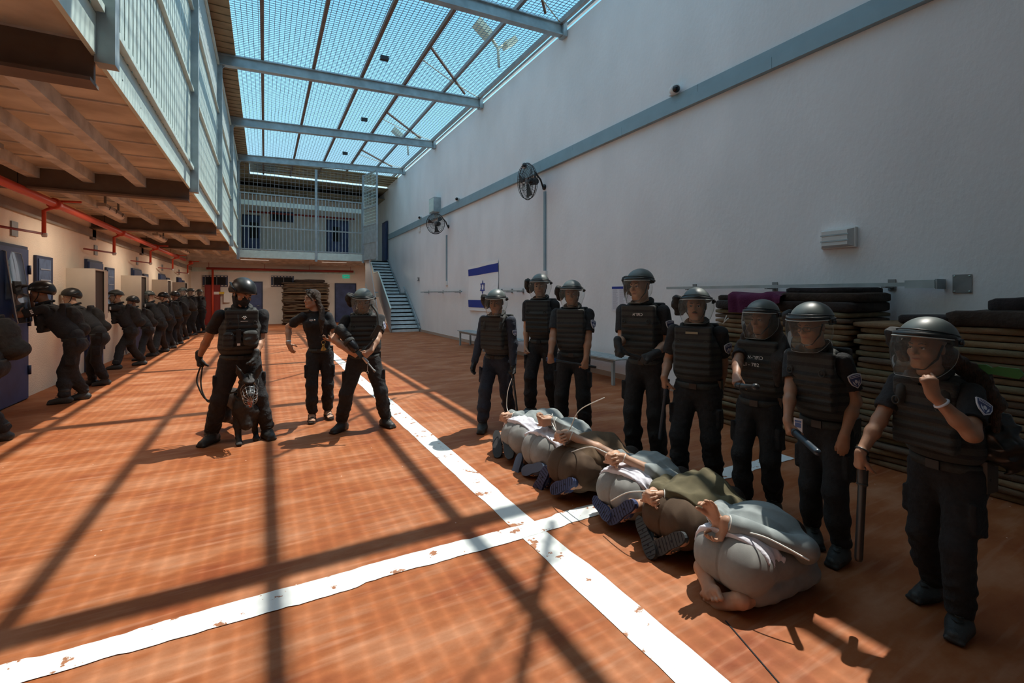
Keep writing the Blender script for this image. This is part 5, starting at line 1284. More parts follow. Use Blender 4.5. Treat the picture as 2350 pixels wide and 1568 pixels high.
MB().obox(q - fg['org'], fg['l'], fg['f'], (0, 0, 1), (.026, .002, .042)).obox(q + fg['f'] * .002 - fg['org'], fg['l'], fg['f'], (0, 0, 1), (.018, .001, .014), 1).obox(q + fg['f'] * .002 + A_(0, 0, .024) - fg['org'], fg['l'], fg['f'], (0, 0, 1), (.02, .001, .006), 1).build('identity_card', [M_badge_w, mat('card_blue', (.08, .16, .4), .5)], fg['root'])
# long hair
fg = G[6]; Hq = fg['Hd']; l, f = fg['l'], fg['f']
hh = [Cone(Hq.p(.07, -.04, -.02), fg['shc'] + l * .10 + A_(0, 0, .05), .045, .055, .03), Cone(fg['shc'] + l * .10 + A_(0, 0, .05), fg['ch'] + l * .15 + f * .13 + A_(0, 0, .02), .055, .045, .03), Cone(fg['ch'] + l * .15 + f * .13 + A_(0, 0, .02), fg['ch'] + l * .15 + f * .15 - A_(0, 0, .14), .045, .018, .03),
      Cone(Hq.p(-.07, -.04, -.02), fg['shc'] - l * .12 + A_(0, 0, .05), .035, .04, .03), Cone(fg['shc'] - l * .12 + A_(0, 0, .05), fg['ch'] - l * .18 + f * .05, .04, .02, .03), Ell(Hq.p(0, -.07, -.06), Hq.R, A_(.08, .05, .09), .03)]
sdf_mesh('hair', hh, .007, M_hair, fg['root'], disp=folds(31, .005, 60), rel=fg['org'])
fg = G[8]; Hq = fg['Hd']; l, f = fg['l'], fg['f']
q1 = fg['shc'] + l * .13 - f * .10 + A_(0, 0, .06)
sdf_mesh('hair', [Ell(Hq.p(0, -.07, -.05), Hq.R, A_(.075, .05, .08), .03), Cone(Hq.p(.06, -.09, -.06), q1, .04, .04, .03), Cone(q1, q1 + l * .05 - f * .03 - A_(0, 0, .12), .04, .028, .02), Cone(q1 + l * .05 - f * .03 - A_(0, 0, .12), q1 + l * .05 - f * .02 - A_(0, 0, .24), .028, .01, .02)], .006, M_hairb, fg['root'], disp=folds(32, .006, 70), rel=fg['org'])
q = q1 + A_(0, 0, .045) + l * .05
MB().prism([(-.085, -.02), (-.03, -.026), (.0, -.018), (.085, -.028), (.10, -.005), (.085, .018), (.02, .02), (.0, .012), (-.02, .024), (-.085, .018)], q - fg['org'], unit(l - f * .2), (0, 0, 1), f, .012).build('hair_clip', mat('clip_green', (.05, .22, .06), .5), fg['root'])
w = fg['WR'][1]; e = fg['EL'][1]; ax = unit(w - e)
MB().lathe([(.0305, -.0045), (.0325, 0), (.0305, .0045)], 20, w - ax * .05 - fg['org'], ax).build('bracelet', M_badge_w, fg['root'])
w = fg['WR'][0]; e = fg['EL'][0]; ax = unit(w - e)
MB().lathe([(.030, -.004), (.032, 0), (.030, .004)], 20, w - ax * .02 - fg['org'], ax).build('hair_tie', M_helmd, fg['root'])
fg = G[1]; ax = unit(fg['SH'][1] - fg['EL'][1]); n = unit(fg['l'] + fg['f'] * .5); n = unit(n - ax * (n @ ax)); badge(fg['SH'][1] * .5 + fg['EL'][1] * .5 + n * .060, np.cross(ax, n), ax, n, .06, fg['root'], fg['org'])
fg = G[4]; ax = unit(fg['WR'][1] - fg['EL'][1]); MB().lathe([(.036, -.014), (.040, 0), (.036, .014)], 18, fg['WR'][1] - ax * .045 - fg['org'], ax).build('wristwatch', M_helmd, fg['root'])
fg = G[5]; q = fg['SH'][1] + fg['l'] * .02 + A_(0, 0, .075); MB().tube([q - fg['org'], q + A_(.03, -.01, .07) - fg['org']], .004, 5).tube([q + fg['f'] * .03 - fg['org'], q + fg['f'] * .03 + A_(.05, -.02, .05) - fg['org']], .004, 5).build('spare_zip_tie', M_zip, fg['root'])

fg = G[2]; Hq = fg['Hd']
sdf_mesh('beard', [Ell(Hq.p(0, .045, -.085), Hq.R, A_(.054, .052, .045), .02), Ell(Hq.p(0, .096, -.06), Hq.R, A_(.024, .02, .011), .006, 's'), Plane(Hq.p(0, 0, -.045), Hq.u, .01)], .006, M_hair, fg['root'], disp=folds(41, .0025, 120), rel=fg['org'])
fg = G[5]; Hq = fg['Hd']
sdf_mesh('moustache', [Cone(Hq.p(-.024, .088, -.056), Hq.p(0, .104, -.046), .005, .007, .006), Cone(Hq.p(.024, .088, -.056), Hq.p(0, .104, -.046), .005, .007, .006)], .004, M_hair, fg['root'], rel=fg['org'])
fg = G[8]; l, f = fg['l'], fg['f']; c = fg['shc'] - f * .17 + l * .12 - A_(0, 0, .22)
sdf_mesh('gear_bag', [Ell(c, np.array([l, f, A_(0, 0, 1)]), A_(.12, .07, .15), .03), Ell(c + l * .08 - A_(0, 0, .05), np.array([l, f, A_(0, 0, 1)]), A_(.07, .06, .10), .03)], .007, mat('bag_glossy', (.014, .016, .016), .3), fg['root'], disp=folds(51, .014, 34), rel=fg['org'])
# ================================================================ kneeling people
M_gry1 = mat('fleece_grey', (.27, .305, .305), .95, noise=.05, nscale=35, bump=.04, bscale=220)
M_gry2 = mat('fleece_grey_warm', (.28, .28, .265), .95, noise=.05, nscale=35, bump=.04, bscale=220)
M_brn = mat('cloth_brown', (.125, .078, .042), .92, noise=.06, nscale=30, bump=.04, bscale=200)
M_brnd = mat('cloth_brown_dark', (.085, .052, .030), .92, noise=.06, nscale=30, bump=.04, bscale=200)
M_olv = mat('cloth_olive', (.115, .098, .052), .92, noise=.06, nscale=30, bump=.04, bscale=200)
M_und = mat('undershirt_white', (.74, .73, .80), .85, bump=.3, bscale=40)
M_sl_n = mat('slipper_navy', (.035, .055, .14), .6); M_sl_b = mat('slipper_blue_grey', (.07, .11, .18), .6); M_sl_d = mat('slipper_charcoal', (.045, .055, .060), .65); M_sl_k = mat('clog_black', (.02, .018, .018), .6)
M_groove = mat('groove_dark', (.012, .014, .022), .8)
def foot_frame(heel, toe, n):
    heel, toe = np.asarray(heel, float), np.asarray(toe, float); d = unit(toe - heel); n = unit(np.asarray(n, float) - d * (np.asarray(n, float) @ d)); return heel, d, n, np.cross(n, d)
def bare_foot_prims(heel, toe, n, big, k=1.0):
    """heel/toe: ends of the sole, n: the way the sole faces, big: +1/-1 side of the big toe along cross(n,d)"""
    h, d, n, sd = foot_frame(heel, toe, n); sd = sd * big; L = .245 * k
    P = [Ell(h + d * .03 * k - n * .028 * k, np.array([d, sd, n]), A_(.036, .037, .030) * k, .02), ECone(h + d * .04 * k - n * .03 * k, h + d * .16 * k - n * .024 * k, .028 * k, .022 * k, sd, 1.5, .02),
         Cone(h + d * .08 * k - n * .026 * k - sd * .022 * k, h + d * .17 * k - n * .020 * k - sd * .024 * k, .018 * k, .018 * k, .02), Ell(h + d * .178 * k - n * .018 * k + sd * .024 * k, np.array([d, sd, n]), A_(.028, .030, .018) * k, .012),
         Ell(h + d * .172 * k - n * .018 * k - sd * .026 * k, np.array([d, sd, n]), A_(.026, .028, .017) * k, .012), Cone(h + d * .03 * k - n * .03 * k, h + d * .03 * k - n * .09 * k, .034 * k, .036 * k, .03),
         Cone(h + d * .05 * k - n * .08 * k, h + d * .16 * k - n * .04 * k, .032 * k, .022 * k, .03)]
    for i, (o, l_, r_) in enumerate(((.038, .048, .0150), (.012, .046, .0105), (-.009, .040, .0098), (-.028, .032, .0092), (-.044, .024, .0088))):
        b = h + d * (.186 - .004 * i * i * .5) * k + sd * o * k - n * .017 * k
        P += [Cone(b, b + d * l_ * .75 * k + n * .002 * k, r_ * .95 * k, r_ * .9 * k, .006), Ell(b + d * l_ * .85 * k + n * .004 * k, np.array([d, sd, n]), A_(r_ * 1.05, r_, r_) * k, .004)]
    return P
def slipper(heel, toe, n, m, root, org, k=1.0, rib=True):
    h, d, n, sd = foot_frame(heel, toe, n); L = .285 * k; out = []
    for i in range(28):
        a = 2 * math.pi * i / 28; x = math.cos(a); w = (.046 + .010 * (x > 0) * abs(x) - .010 * math.exp(-((x + .1) / .35) ** 2)) * k * (abs(math.sin(a)) ** .75) * np.sign(math.sin(a))
        out.append((x * L / 2 + L * .42, w))
    o = h - org
    mb = MB(); mb.prism(out, o + n * .004, d, sd, -n, .026 * k)
    so = mb.build('slipper_sole', m, root)
    if rib:
        mb = MB()
        for i in range(11):
            x = L * (-.03 + .086 * i); w = .036 * k if 1 < i < 10 else .026 * k
            mb.bar(o + d * x + n * .0048 - sd * w, o + d * (x + .012) + n * .0048 + sd * w, .0035, .002, up=n)
        for x in (.28, .42, .62, .78): mb.lathe([(.007, 0), (.006, .0015)], 8, o + d * L * x + n * .004, n)
        mb.build('groove', M_groove, so)
    pr = [ECone(h + d * .10 * k - n * .05 * k, h + d * .20 * k - n * .035 * k, .044 * k, .034 * k, sd, 1.12, .03), ECone(h + d * .02 * k - n * .035 * k, h + d * .1 * k - n * .04 * k, .034 * k, .038 * k, sd, 1.1, .03), Plane(h - n * .022, n, .006)]
    sdf_mesh('slipper_upper', pr, .008, m, root, rel=org)
    mb = MB()
    for i in range(3):
        for sg in (-1, 1): mb.obox(o + d * (.10 + .026 * i) * k - n * .04 * k + sd * sg * .0495 * k, d, n, sd, (.006, .009, .003))
    mb.build('vent_hole', SK_L, so)
def detainee(label, base, head_deg, hands, feet, shirt, trousers, sleeve, shoe, sk, k=1.0, hand_pose=(None, None), hx=.17, seed=1, back=0.0, tails=None, spread_e=(.225, .225), hem=.27, und=True, fa=.0105):
    b = np.asarray(base, float); a = math.radians(head_deg); f = A_(math.cos(a), math.sin(a), 0); l = A_(-f[1], f[0], 0); up = A_(0, 0, 1)
    org = A_(b[0], b[1], 0); t = depth(b)
    Lc = lambda x, y, z: org + (f * x + l * y) * k + up * z * k
    root = tag(empty('person', tuple(org)), label, 'person', 'kneeling people in the row')
    hb = max(.0045, t * .00115); hc = max(.0065, t * .0016)
    pel, wai, che, sho = Lc(.19, 0, .215), Lc(.35, 0, .275 + back), Lc(.49, 0, .275 + back), Lc(.60, 0, .205)
    SH = [Lc(.585, -.175, .205), Lc(.585, .175, .205)]; hand_c = hands
    WRt = [hand_c + f * .055 * k - l * .032, hand_c + f * .055 * k + l * .032]
    if isinstance(hands, tuple): WRt = [np.asarray(hands[0]), np.asarray(hands[1])]
    EL, WR = [], []
    for i, sg in ((0, -1), (1, 1)):
        EL.append(Lc(.385, sg * spread_e[i], .305)); WR.append(WRt[i])
    HP = [Lc(.21, -.10, .19), Lc(.21, .10, .19)]; KN = [Lc(.57, -.185, .085), Lc(.57, .185, .085)]
    FT = []
    for (h_, t_, n_) in feet: FT.append((np.asarray(h_, float), np.asarray(t_, float), np.asarray(n_, float)))
    AN = []
    for (h_, t_, n_) in FT:
        hh, d, n, sd = foot_frame(h_, t_, n_); AN.append(hh + d * .02 - n * .085 + f * .02)
        AN[-1][2] = max(.065, AN[-1][2])
    Hd = Head(Lc(.76, .0, .115), unit(f * .25 - up), f * 1.0, 1.0 * k)
    # body
    P = [Ell(Hd.p(0, -.022, .03), Hd.R, A_(.075, .095, .085) * k, .02), Ell(Hd.p(0, .03, -.04), Hd.R, A_(.06, .066, .08) * k, .03), Cone(sho, Hd.p(0, -.03, -.06), .058 * k, .055 * k, .03),
         ECone(pel, wai, .085 * k, .085 * k, l, 1.3, .04), ECone(wai, che, .085 * k, .085 * k, l, 1.3, .04), ECone(che, sho, .085 * k, .06 * k, l, 1.5, .04)]
    for i, sg in ((0, -1), (1, 1)):
        P += [Cone(SH[i], EL[i], .038 * k, .034 * k, .02), Cone(EL[i], EL[i] * .6 + WR[i] * .4, (.030 if sleeve == 'long' else .041) * k, (.030 if sleeve == 'long' else .041) * k, .02), Cone(EL[i] * .6 + WR[i] * .4, WR[i], (.030 if sleeve == 'long' else .041) * k, .028 * k, .02)]
        hp = dict(fd=unit(-f * 1.0 - l * sg * .35 - up * .15), pn=unit(-l * sg + up * .25), pcurl=((40, 55, 30), (48, 60, 35), (55, 62, 35), (60, 62, 35)), thumb=(.8, .35, .3)); hp.update(hand_pose[i] or {})
        P += hand_prims(WR[i], hp['fd'], hp['pn'], sg, k * 1.04, thumb=hp['thumb'], pcurl=hp['pcurl'], spread=hp.get('spread', 1.0))
        P += [Cone(HP[i], KN[i], .055 * k, .05 * k, .03), Cone(KN[i], AN[i], .048 * k, .036 * k, .03)]
        h_, t_, n_ = FT[i]
        P += bare_foot_prims(h_, t_, n_, sg, k * (1.0 if shoe is None else .92))
    sdf_mesh('body', P, hb, sk, root, rel=org)
    # trousers
    T = [Ell(Lc(.145, .078, .195), np.array([f, l, up]), A_(.142, .130, .152) * k, .05), Ell(Lc(.145, -.078, .195), np.array([f, l, up]), A_(.142, .130, .152) * k, .06), Ell(Lc(.15, 0, .20), np.array([f, l, up]), A_(.128, .15, .142) * k, .03),
         ECone(pel - f * .02, Lc(.22, 0, .235), .122 * k, .122 * k, l, 1.4, .04)]
    if und: T += [Plane(Lc(hem - .145, 0, .34), unit(f + up * .35 + l * .16), .006)]
    for i in (0, 1):
        kt = KN[i] - l * (-1, 1)[i] * .035 + up * .05
        T += [Cone(HP[i] + up * .02, kt, .112 * k, .088 * k, .03), Cone(KN[i], AN[i] * .72 + KN[i] * .28 + l * (-1, 1)[i] * .01, .074 * k, .064 * k, .012), Cone(AN[i] * .72 + KN[i] * .28 + l * (-1, 1)[i] * .01, AN[i] * .92 + KN[i] * .08, .064 * k, .058 * k, .012)]
    hn = unit(f * 1.0 + up * .25)
    T += [Plane((0, 0, .004), -up, .004)]
    tcut = [ECone(Lc(hem, 0, .30), Lc(hem + .2, 0, .36), .22, .24, l, 1.6, .01, 's')]
    ff = folds(seed, .004, 26); fs = folds(seed + 9, fa, 20, ax=f)
    sdf_mesh('trousers', T, hc, trousers, root, disp=lambda Q: ff(Q) * (.6 + 1.1 * np.clip(((Q - org) @ f - .15) / .3, 0, 1)) + .007 * np.exp(-(((Q - org) @ l) / .006) ** 2) * ((Q - org) @ f < .3), rel=org)
    # seat seam
    # undershirt hem
    U = [ECone(Lc(hem - .15, 0, .230), Lc(hem + .10, 0, .270), .144 * k, .141 * k, l, 1.45, .03),
         Plane(Lc(hem - .165, 0, .3), -unit(f + up * .35 + l * .16), .003), Plane(Lc(hem - .045 + .02, 0, .3), unit(f + l * .16 + up * .35), .003), Plane((0, 0, .10), -up, .01)]
    fu = folds(seed + 3, .008, 42, ax=f)
    if und: sdf_mesh('undershirt', U, hc, M_und, root, disp=fu, rel=org)
    # sweatshirt
    S = [ECone(Lc(hem - .02, 0, .24), wai, .140 * k, .136 * k, l, 1.34, .04), ECone(wai, che, .136 * k, .138 * k, l, 1.28, .04), ECone(che, sho, .136 * k, .10 * k, l, 1.5, .04), Cone(sho, sho + f * .07 - up * .03, .088 * k, .075 * k, .03)]
    S += [Plane(Lc(hem - .045, 0, .3), -unit(f + l * .16 + up * .35), .006), Plane((0, 0, .012), -up, .004)]
    for i, sg in ((0, -1), (1, 1)):
        if sleeve == 'long': S += [Cone(SH[i], EL[i], .072 * k, .064 * k, .035), Cone(EL[i], WR[i] * .9 + EL[i] * .1, .064 * k, .046 * k, .02)]
        elif sleeve == 'rolled': S += [Cone(SH[i], EL[i], .070 * k, .064 * k, .035), Cone(EL[i], WR[i] * .40 + EL[i] * .60, .062 * k, .058 * k, .02), Cone(EL[i] * .66 + WR[i] * .34, EL[i] * .56 + WR[i] * .44, .062 * k, .062 * k, .006)]
        else: S += [Cone(SH[i], SH[i] * .25 + EL[i] * .75, .074 * k, .082 * k, .035)]
    sdf_mesh('shirt', S, hc, shirt, root, disp=fs, rel=org)
    # hair seen at the head
    sdf_mesh('hair', [Ell(Hd.p(0, -.034, .04), Hd.R, A_(.082, .095, .09) * k, .02), Plane(Hd.p(0, .04, .0), Hd.f, .01)], hc, M_hair, root, rel=org)
    if shoe is not None:
        for (h_, t_, n_) in FT: slipper(h_ + unit(n_) * .012, t_ + unit(n_) * .012, n_, shoe[0], root, org, k, rib=shoe[1])
    wc = (WR[0] + WR[1]) / 2
    z = tag(empty('zip_tie', tuple(wc)), tails[0], 'zip tie', 'white zip ties on the kneeling people')
    mb = MB()
    for i in (0, 1):
        ax = unit(WR[i] - EL[i]); x = unit(np.cross(ax, up)); y = np.cross(ax, x); c = WR[i] - ax * .012
        mb.tube([c + (x * math.cos(q) + y * math.sin(q)) * (.0315 * k if sleeve != 'long' else .042 * k) - wc for q in np.linspace(0, 2 * math.pi, 19)[:-1]], .0035, 6, closed=True)
    mb.build('loop', M_zip, z)
    pts = [wc - f * .01 + up * .02] + [np.asarray(q) for q in tails[1]]
    # smooth the tail through its points
    Q = []; n = len(pts)
    for i in range(n - 1):
        p0, p1, p2, p3 = pts[max(i - 1, 0)], pts[i], pts[i + 1], pts[min(i + 2, n - 1)]
        for s_ in np.linspace(0, 1, 8)[:-1]:
            Q.append(.5 * ((2 * p1) + (-p0 + p2) * s_ + (2 * p0 - 5 * p1 + 4 * p2 - p3) * s_ ** 2 + (-p0 + 3 * p1 - 3 * p2 + p3) * s_ ** 3))
    Q.append(pts[-1])
    MB().tube([q - wc for q in Q], .0042, 6).build('tail', M_zip, z)
    return dict(root=root, org=org, f=f, l=l, WR=WR, Lc=Lc)
NS = A_(-.85, -.35, .45)
def ft(x0, y0, x1, y1, X, n=NS, dx=.05):
    return (PXX(x0, y0, X + dx), PXX(x1, y1, X - .02), n)
D = {}
def tl(X, *pts): return [PXX(x, y, X + d) for x, y, d in pts]
D[6] = detainee('barefoot person in grey sweatshirt and trousers kneeling bent over, first in the row', A_(2.08, 1.60), 4, PXX(1640, 1200, 2.13), (ft(1708, 1375, 1622, 1382, 2.06, A_(-.75, -.45, .6)), ft(1597, 1286, 1632, 1366, 2.06, A_(-.9, -.3, .25))),
    M_gry1, M_gry2, 'long', None, SK_L, k=.97, seed=11, spread_e=(.26, .22), hand_pose=(dict(fd=A_(-.35, .25, -.9), pn=A_(-.75, .5, .3), pcurl=((25, 35, 25), (35, 45, 25), (42, 50, 30), (45, 50, 30))), dict(fd=A_(-.5, .05, .85), pn=A_(-.75, -.3, -.3), pcurl=((18, 28, 18), (22, 30, 20), (12, 20, 12), (8, 14, 10)))),
    tails=('white zip tie lying along the sleeve of the barefoot person', tl(2.2, (1685, 1213, .02), (1760, 1235, .05), (1858, 1287, .12))))
D[5] = detainee('person in an olive jacket, brown trousers and charcoal slippers kneeling bent over', A_(2.14, 2.06), 4, PXX(1497, 1138, 2.19), (ft(1566, 1232, 1486, 1270, 2.12), ft(1468, 1192, 1494, 1262, 2.12, A_(-.9, -.3, .2))),
    M_olv, M_brnd, 'long', (M_sl_d, True), SK_L, seed=22, und=False, hem=.20, fa=.015, tails=('white zip tie curving left from the wrists of the person in the olive jacket', tl(2.17, (1478, 1128, -.02), (1440, 1131, -.05), (1402, 1150, -.08))))
D[4] = detainee('person with rolled grey sleeves and navy slippers kneeling bent over', A_(2.12, 2.50), 4, PXX(1408, 1050, 2.22), (ft(1452, 1156, 1392, 1200, 2.10), ft(1366, 1146, 1402, 1192, 2.10, A_(-.9, -.3, .3))),
    M_gry1, M_gry2, 'rolled', (M_sl_n, True), SK_L, seed=33, tails=('white zip tie arching left from the clenched hands of the person with rolled grey sleeves', tl(2.2, (1394, 1040, 0), (1352, 1026, -.02), (1296, 1044, -.05))))
D[3] = detainee('person in brown short-sleeved shirt and brown trousers kneeling bent over, bare forearm showing', A_(2.04, 3.03), 4, PXX(1290, 1000, 2.16), (ft(1314, 1106, 1238, 1138, 2.02), ft(1256, 1076, 1230, 1132, 2.02, A_(-.9, -.3, .3))),
    M_brn, M_brnd, 'short', (M_sl_n, True), SK_L, seed=44, k=1.06, und=False, hem=.20, fa=.014, tails=('long white zip tie sweeping up and right from the person in brown', tl(2.24, (1308, 985, 0), (1330, 942, 0), (1387, 913, .05))))
D[2] = detainee('person in grey with blue-grey slippers and crumpled white undershirt kneeling bent over', A_(2.06, 3.50), 4, PXX(1252, 966, 2.22), (ft(1244, 1071, 1188, 1086, 2.04), ft(1195, 1046, 1183, 1086, 2.04, A_(-.9, -.3, .3))),
    M_gry1, M_gry2, 'long', (M_sl_b, False), SK_L, seed=55, k=1.05, hand_pose=(None, dict(fd=A_(-.8, .3, .1), pn=A_(0, -.3, .9), pcurl=((70, 80, 50),) * 4)), tails=('short straight white zip tie beside the hands of the person in brown', tl(2.3, (1277, 990, -.08), (1267, 950, -.08))))
D[1] = detainee('person in grey with black clogs kneeling bent over, last in the row', A_(2.06, 3.92), 4, PXX(1161, 956, 2.15), (ft(1160, 1000, 1173, 1058, 2.06, A_(-.5, -.8, .1)), ft(1140, 992, 1142, 1042, 2.06, A_(-.5, -.8, .1))),
    M_gry1, M_gry2, 'long', (M_sl_k, False), SK_L, seed=66, k=1.06, tails=('white zip tie standing upright from the last person in the row', tl(2.22, (1163, 935, 0), (1165, 900, 0), (1174, 870, 0))))
# ================================================================ handler, dog, woman, armed guard
th = 5.10
HN = figure('person', 'dog handler in black T-shirt, vest and bump helmet, face covered, head bowed', (PF(487, 1016), PF(612, 1004)), 275, (556, 634), t=th, head_dir=300, pitch=.42, roll=.12,
    wrists=(W(456, 822, th - .05), W(586, 818, th - .10)), sk=SK_M, helm='tac', bag=0, gloves=(1, 1), hand=(fist(fd=(0, -.1, -1), pn=(.8, .2, 0)), fist(fd=(-.15, -.3, -1), pn=(-.8, -.2, 0))), badge_on=0, fat=1.12, toes=(A_(-.55, -.85, 0), A_(.3, -.95, 0)), headoff=(-.01, -.02))
Hd = HN['Hd']; o_ = HN['org']
sdf_mesh('balaclava', [Ell(Hd.p(0, .035, -.055), Hd.R, A_(.064, .080, .075), .03), Ell(Hd.p(0, -.02, -.02), Hd.R, A_(.080, .10, .085), .03), Cone(Hd.p(0, .09, -.01), Hd.p(0, .115, -.03), .012, .018, .02), Cone(HN['nk'] - HN['up'] * .03, Hd.p(0, -.01, -.08), .078, .068, .04),
    Ell(Hd.p(0, .10, .022), Hd.R, A_(.06, .05, .022), .008, 's')], .007, M_uni, HN['root'], disp=folds(3, .003, 60), rel=o_)
f, l, up, ch, s = HN['f'], HN['l'], HN['up'], HN['ch'], HN['s']
fr = np.array([l, f, up])
def pouch(nm, c, h, m, root, org, seed=1, amp=.004): return sdf_mesh(nm, [Box(c, fr, A_(*h), .02, .01), Ell(c, fr, A_(*h) * 1.12, .03)], .008, m, root, disp=folds(seed, amp, 40), rel=org)
pouch('pouch', ch + f * .19 + l * .075 - up * .13, (.062, .035, .075), M_webb, HN['root'], o_, 4, .009)
pouch('pouch', ch + f * .18 - l * .13 - up * .15, (.045, .03, .085), M_vest, HN['root'], o_, 5)
MB().obox(ch + f * .20 - l * .035 - up * .12 - o_, l, f, up, (.022, .014, .09)).tube([ch + f * .2 - l * .035 - up * .03 - o_, ch + f * .19 - l * .04 + up * .13 - o_], .004, 6).build('radio', M_helmd, HN['root'])
mb = MB()
for dx, dz, r in ((0, 0, .011), (-.018, .012, .006), (-.007, .021, .006), (.007, .021, .006), (.018, .012, .006)):
    mb.lathe([(r, 0), (r * .8, .002)], 10, ch + f * .168 + l * (.02 + dx) + up * (.085 + dz) - o_, f)
mb.obox(ch + f * .169 + l * .02 + up * .055 - o_, l, f, up, (.035, .001, .0025)).build('paw_emblem', M_text, HN['root'])
MB().obox(ch + f * .215 - l * .035 - up * .19 - o_, l, f, up, (.014, .001, .012)).build('radio_label', M_text, HN['root'])
w = HN['HD'][1][0]; ax = unit(HN['WR'][1] - HN['EL'][1])
MB().lathe([(.036, -.012), (.040, 0), (.036, .012)], 18, w - ax * .035 - o_, ax).lathe([(.02, 0), (.022, .008), (.018, .012)], 14, w - ax * .035 + f * .036 - o_, f).build('wristwatch', M_helmd, HN['root'])
# ---- dog
M_fur = mat('fur_black', (.020, .019, .018), .5, noise=.4, nscale=40, stretch=(3, 3, 1), bump=.35, bscale=120)
M_fur2 = mat('fur_tan', (.09, .05, .025), .7, noise=.4, nscale=60, bump=.6, bscale=150)
og = PF(555, 1000); og[2] = 0
dg = tag(empty('dog', tuple(og)), 'black prick-eared dog in a wire muzzle standing between the legs of its handler', 'dog')
w3 = lambda x, y, t: W(x, y, t)
hf = unit(A_(.10, -1.0, -.42)); hc_ = w3(571, 878, 4.92); HB = Head(hc_, hf, (0, 0, 1), 1.2)
e_ = lambda c, r, kk=.03, op='u': Ell(HB.p(*c), HB.R, A_(*r), kk, op)
P = [Cone(w3(527, 912, 5.55), w3(548, 915, 5.3), .115, .115, .05), Cone(w3(548, 918, 5.3), w3(563, 932, 5.06), .115, .125, .05), Cone(w3(563, 940, 5.04), w3(566, 975, 4.98), .10, .06, .05), Cone(w3(562, 915, 5.1), HB.p(0, -.05, -.01), .098, .078, .05),
     e_((0, 0, 0), (.072, .085, .068)), Cone(HB.p(0, .05, -.015), HB.p(0, .165, -.035), .048, .030, .03), e_((0, .05, .045), (.05, .05, .02)), Cone(HB.p(0, .06, -.06), HB.p(0, .14, -.085), .034, .022, .012), e_((0, .185, -.022), (.017, .014, .013), .008)]
for sg in (-1, 1):
    P += [ECone(HB.p(sg * .050, -.02, .04), HB.p(sg * .078, -.03, .10), .028, .024, HB.l, 1.2, .015), ECone(HB.p(sg * .078, -.03, .10), HB.p(sg * .098, -.035, .165), .024, .004, HB.l, 1.2, .01), e_((sg * .080, -.004, .105), (.014, .014, .045), .010, 's')]
for sh_, el_, wr_, pw_ in (((548, 950, 5.05), (545, 975, 5.0), (547, 1003, 4.96), (549, 1019, 4.92)), ((584, 945, 5.06), (584, 965, 5.1), (585, 988, 5.14), (588, 1003, 5.10))):
    a_, b_, c_, d_ = [w3(*q) for q in (sh_, el_, wr_, pw_)]; d_[2] = .025
    P += [Cone(a_, b_, .062, .042, .04), Cone(b_, c_, .040, .027, .02), Cone(c_, d_ + A_(0, .01, .015), .027, .026, .02), Ell(d_ + A_(.0, -.02, .0), np.eye(3), A_(.036, .048, .027), .015)]
    for q in (-.021, -.007, .007, .021): P.append(Ell(d_ + A_(q, -.055, -.004), np.eye(3), A_(.010, .018, .015), .006))
for hp_, kn_, ho_, pw_ in (((520, 918, 5.52), (518, 958, 5.38), (535, 968, 5.62), (549, 979, 5.58)), ((512, 915, 5.50), (502, 955, 5.32), (480, 968, 5.45), (476, 1000, 5.25))):
    a_, b_, c_, d_ = [w3(*q) for q in (hp_, kn_, ho_, pw_)]; d_[2] = .025
    P += [Cone(a_, b_, .092, .058, .04), Cone(b_, c_, .052, .028, .02), Cone(c_, d_ + A_(0, .02, .02), .027, .024, .02), Ell(d_ + A_(0, -.02, 0), np.eye(3), A_(.034, .048, .026), .015)]
P += [Cone(w3(520, 905, 5.6), w3(498, 940, 5.72), .035, .032, .03), Cone(w3(498, 940, 5.72), w3(484, 985, 5.75), .032, .018, .03)]
sdf_mesh('body', P, .0065, M_fur, dg, disp=folds(8, .0018, 70), rel=og)
for sg in (-1, 1):
    MB().lathe([(.011 * math.sin(q), .011 * math.cos(q)) for q in np.linspace(.02, 1.9, 7)], 10, HB.p(sg * .035, .066, .022) - og, HB.f).build('eye', mat('dog_eye', (.10, .055, .02), .1), dg)
sdf_mesh('tongue', [ECone(HB.p(0, .12, -.06), HB.p(0, .165, -.10), .016, .017, HB.l, 1.3, .01), ECone(HB.p(0, .165, -.10), HB.p(0.004, .175, -.135), .017, .011, HB.l, 1.3, .01)], .005, mat('tongue_pink', (.50, .16, .12), .4), dg, rel=og)
mb = MB()
def cg(q, a):   # muzzle cage point
    rx = .068 * (1 - .22 * q); ry = .075 * (1 - .15 * q)
    return HB.p(rx * math.sin(a), .055 + .16 * q, -.045 + ry * math.cos(a)) - og
for q in (0, .33, .66, .92): mb.tube([cg(q, a) for a in np.linspace(0, 2 * math.pi, 25)[:-1]], .0036, 5, closed=True)
for a in np.linspace(0, 2 * math.pi, 13)[:-1]: mb.tube([cg(q, a) for q in (0, .33, .66, .92)] + [cg(1.05, a) * .5 + cg(1.05, a + math.pi) * .5], .0032, 5)
mb.build('muzzle_cage', mat('muzzle_wire', (.30, .33, .34), .3, .8), dg)
MB().tube([cg(0, 1.2), HB.p(.078, -.02, .0) - og, HB.p(.05, -.09, .01) - og, HB.p(-.05, -.09, .01) - og, HB.p(-.078, -.02, .0) - og, cg(0, -1.2)], .006, 6).tube([cg(0, 0), HB.p(0, .045, .072) - og, HB.p(0, -.03, .072) - og, HB.p(0, -.09, .02) - og], .005, 6).build('muzzle_strap', M_webb, dg)
c = (w3(564, 905, 5.06)); ax = unit(HB.p(0, -.05, -.01) - w3(562, 915, 5.1)); x = unit(np.cross(ax, (1, 0, 0))); y = np.cross(ax, x)
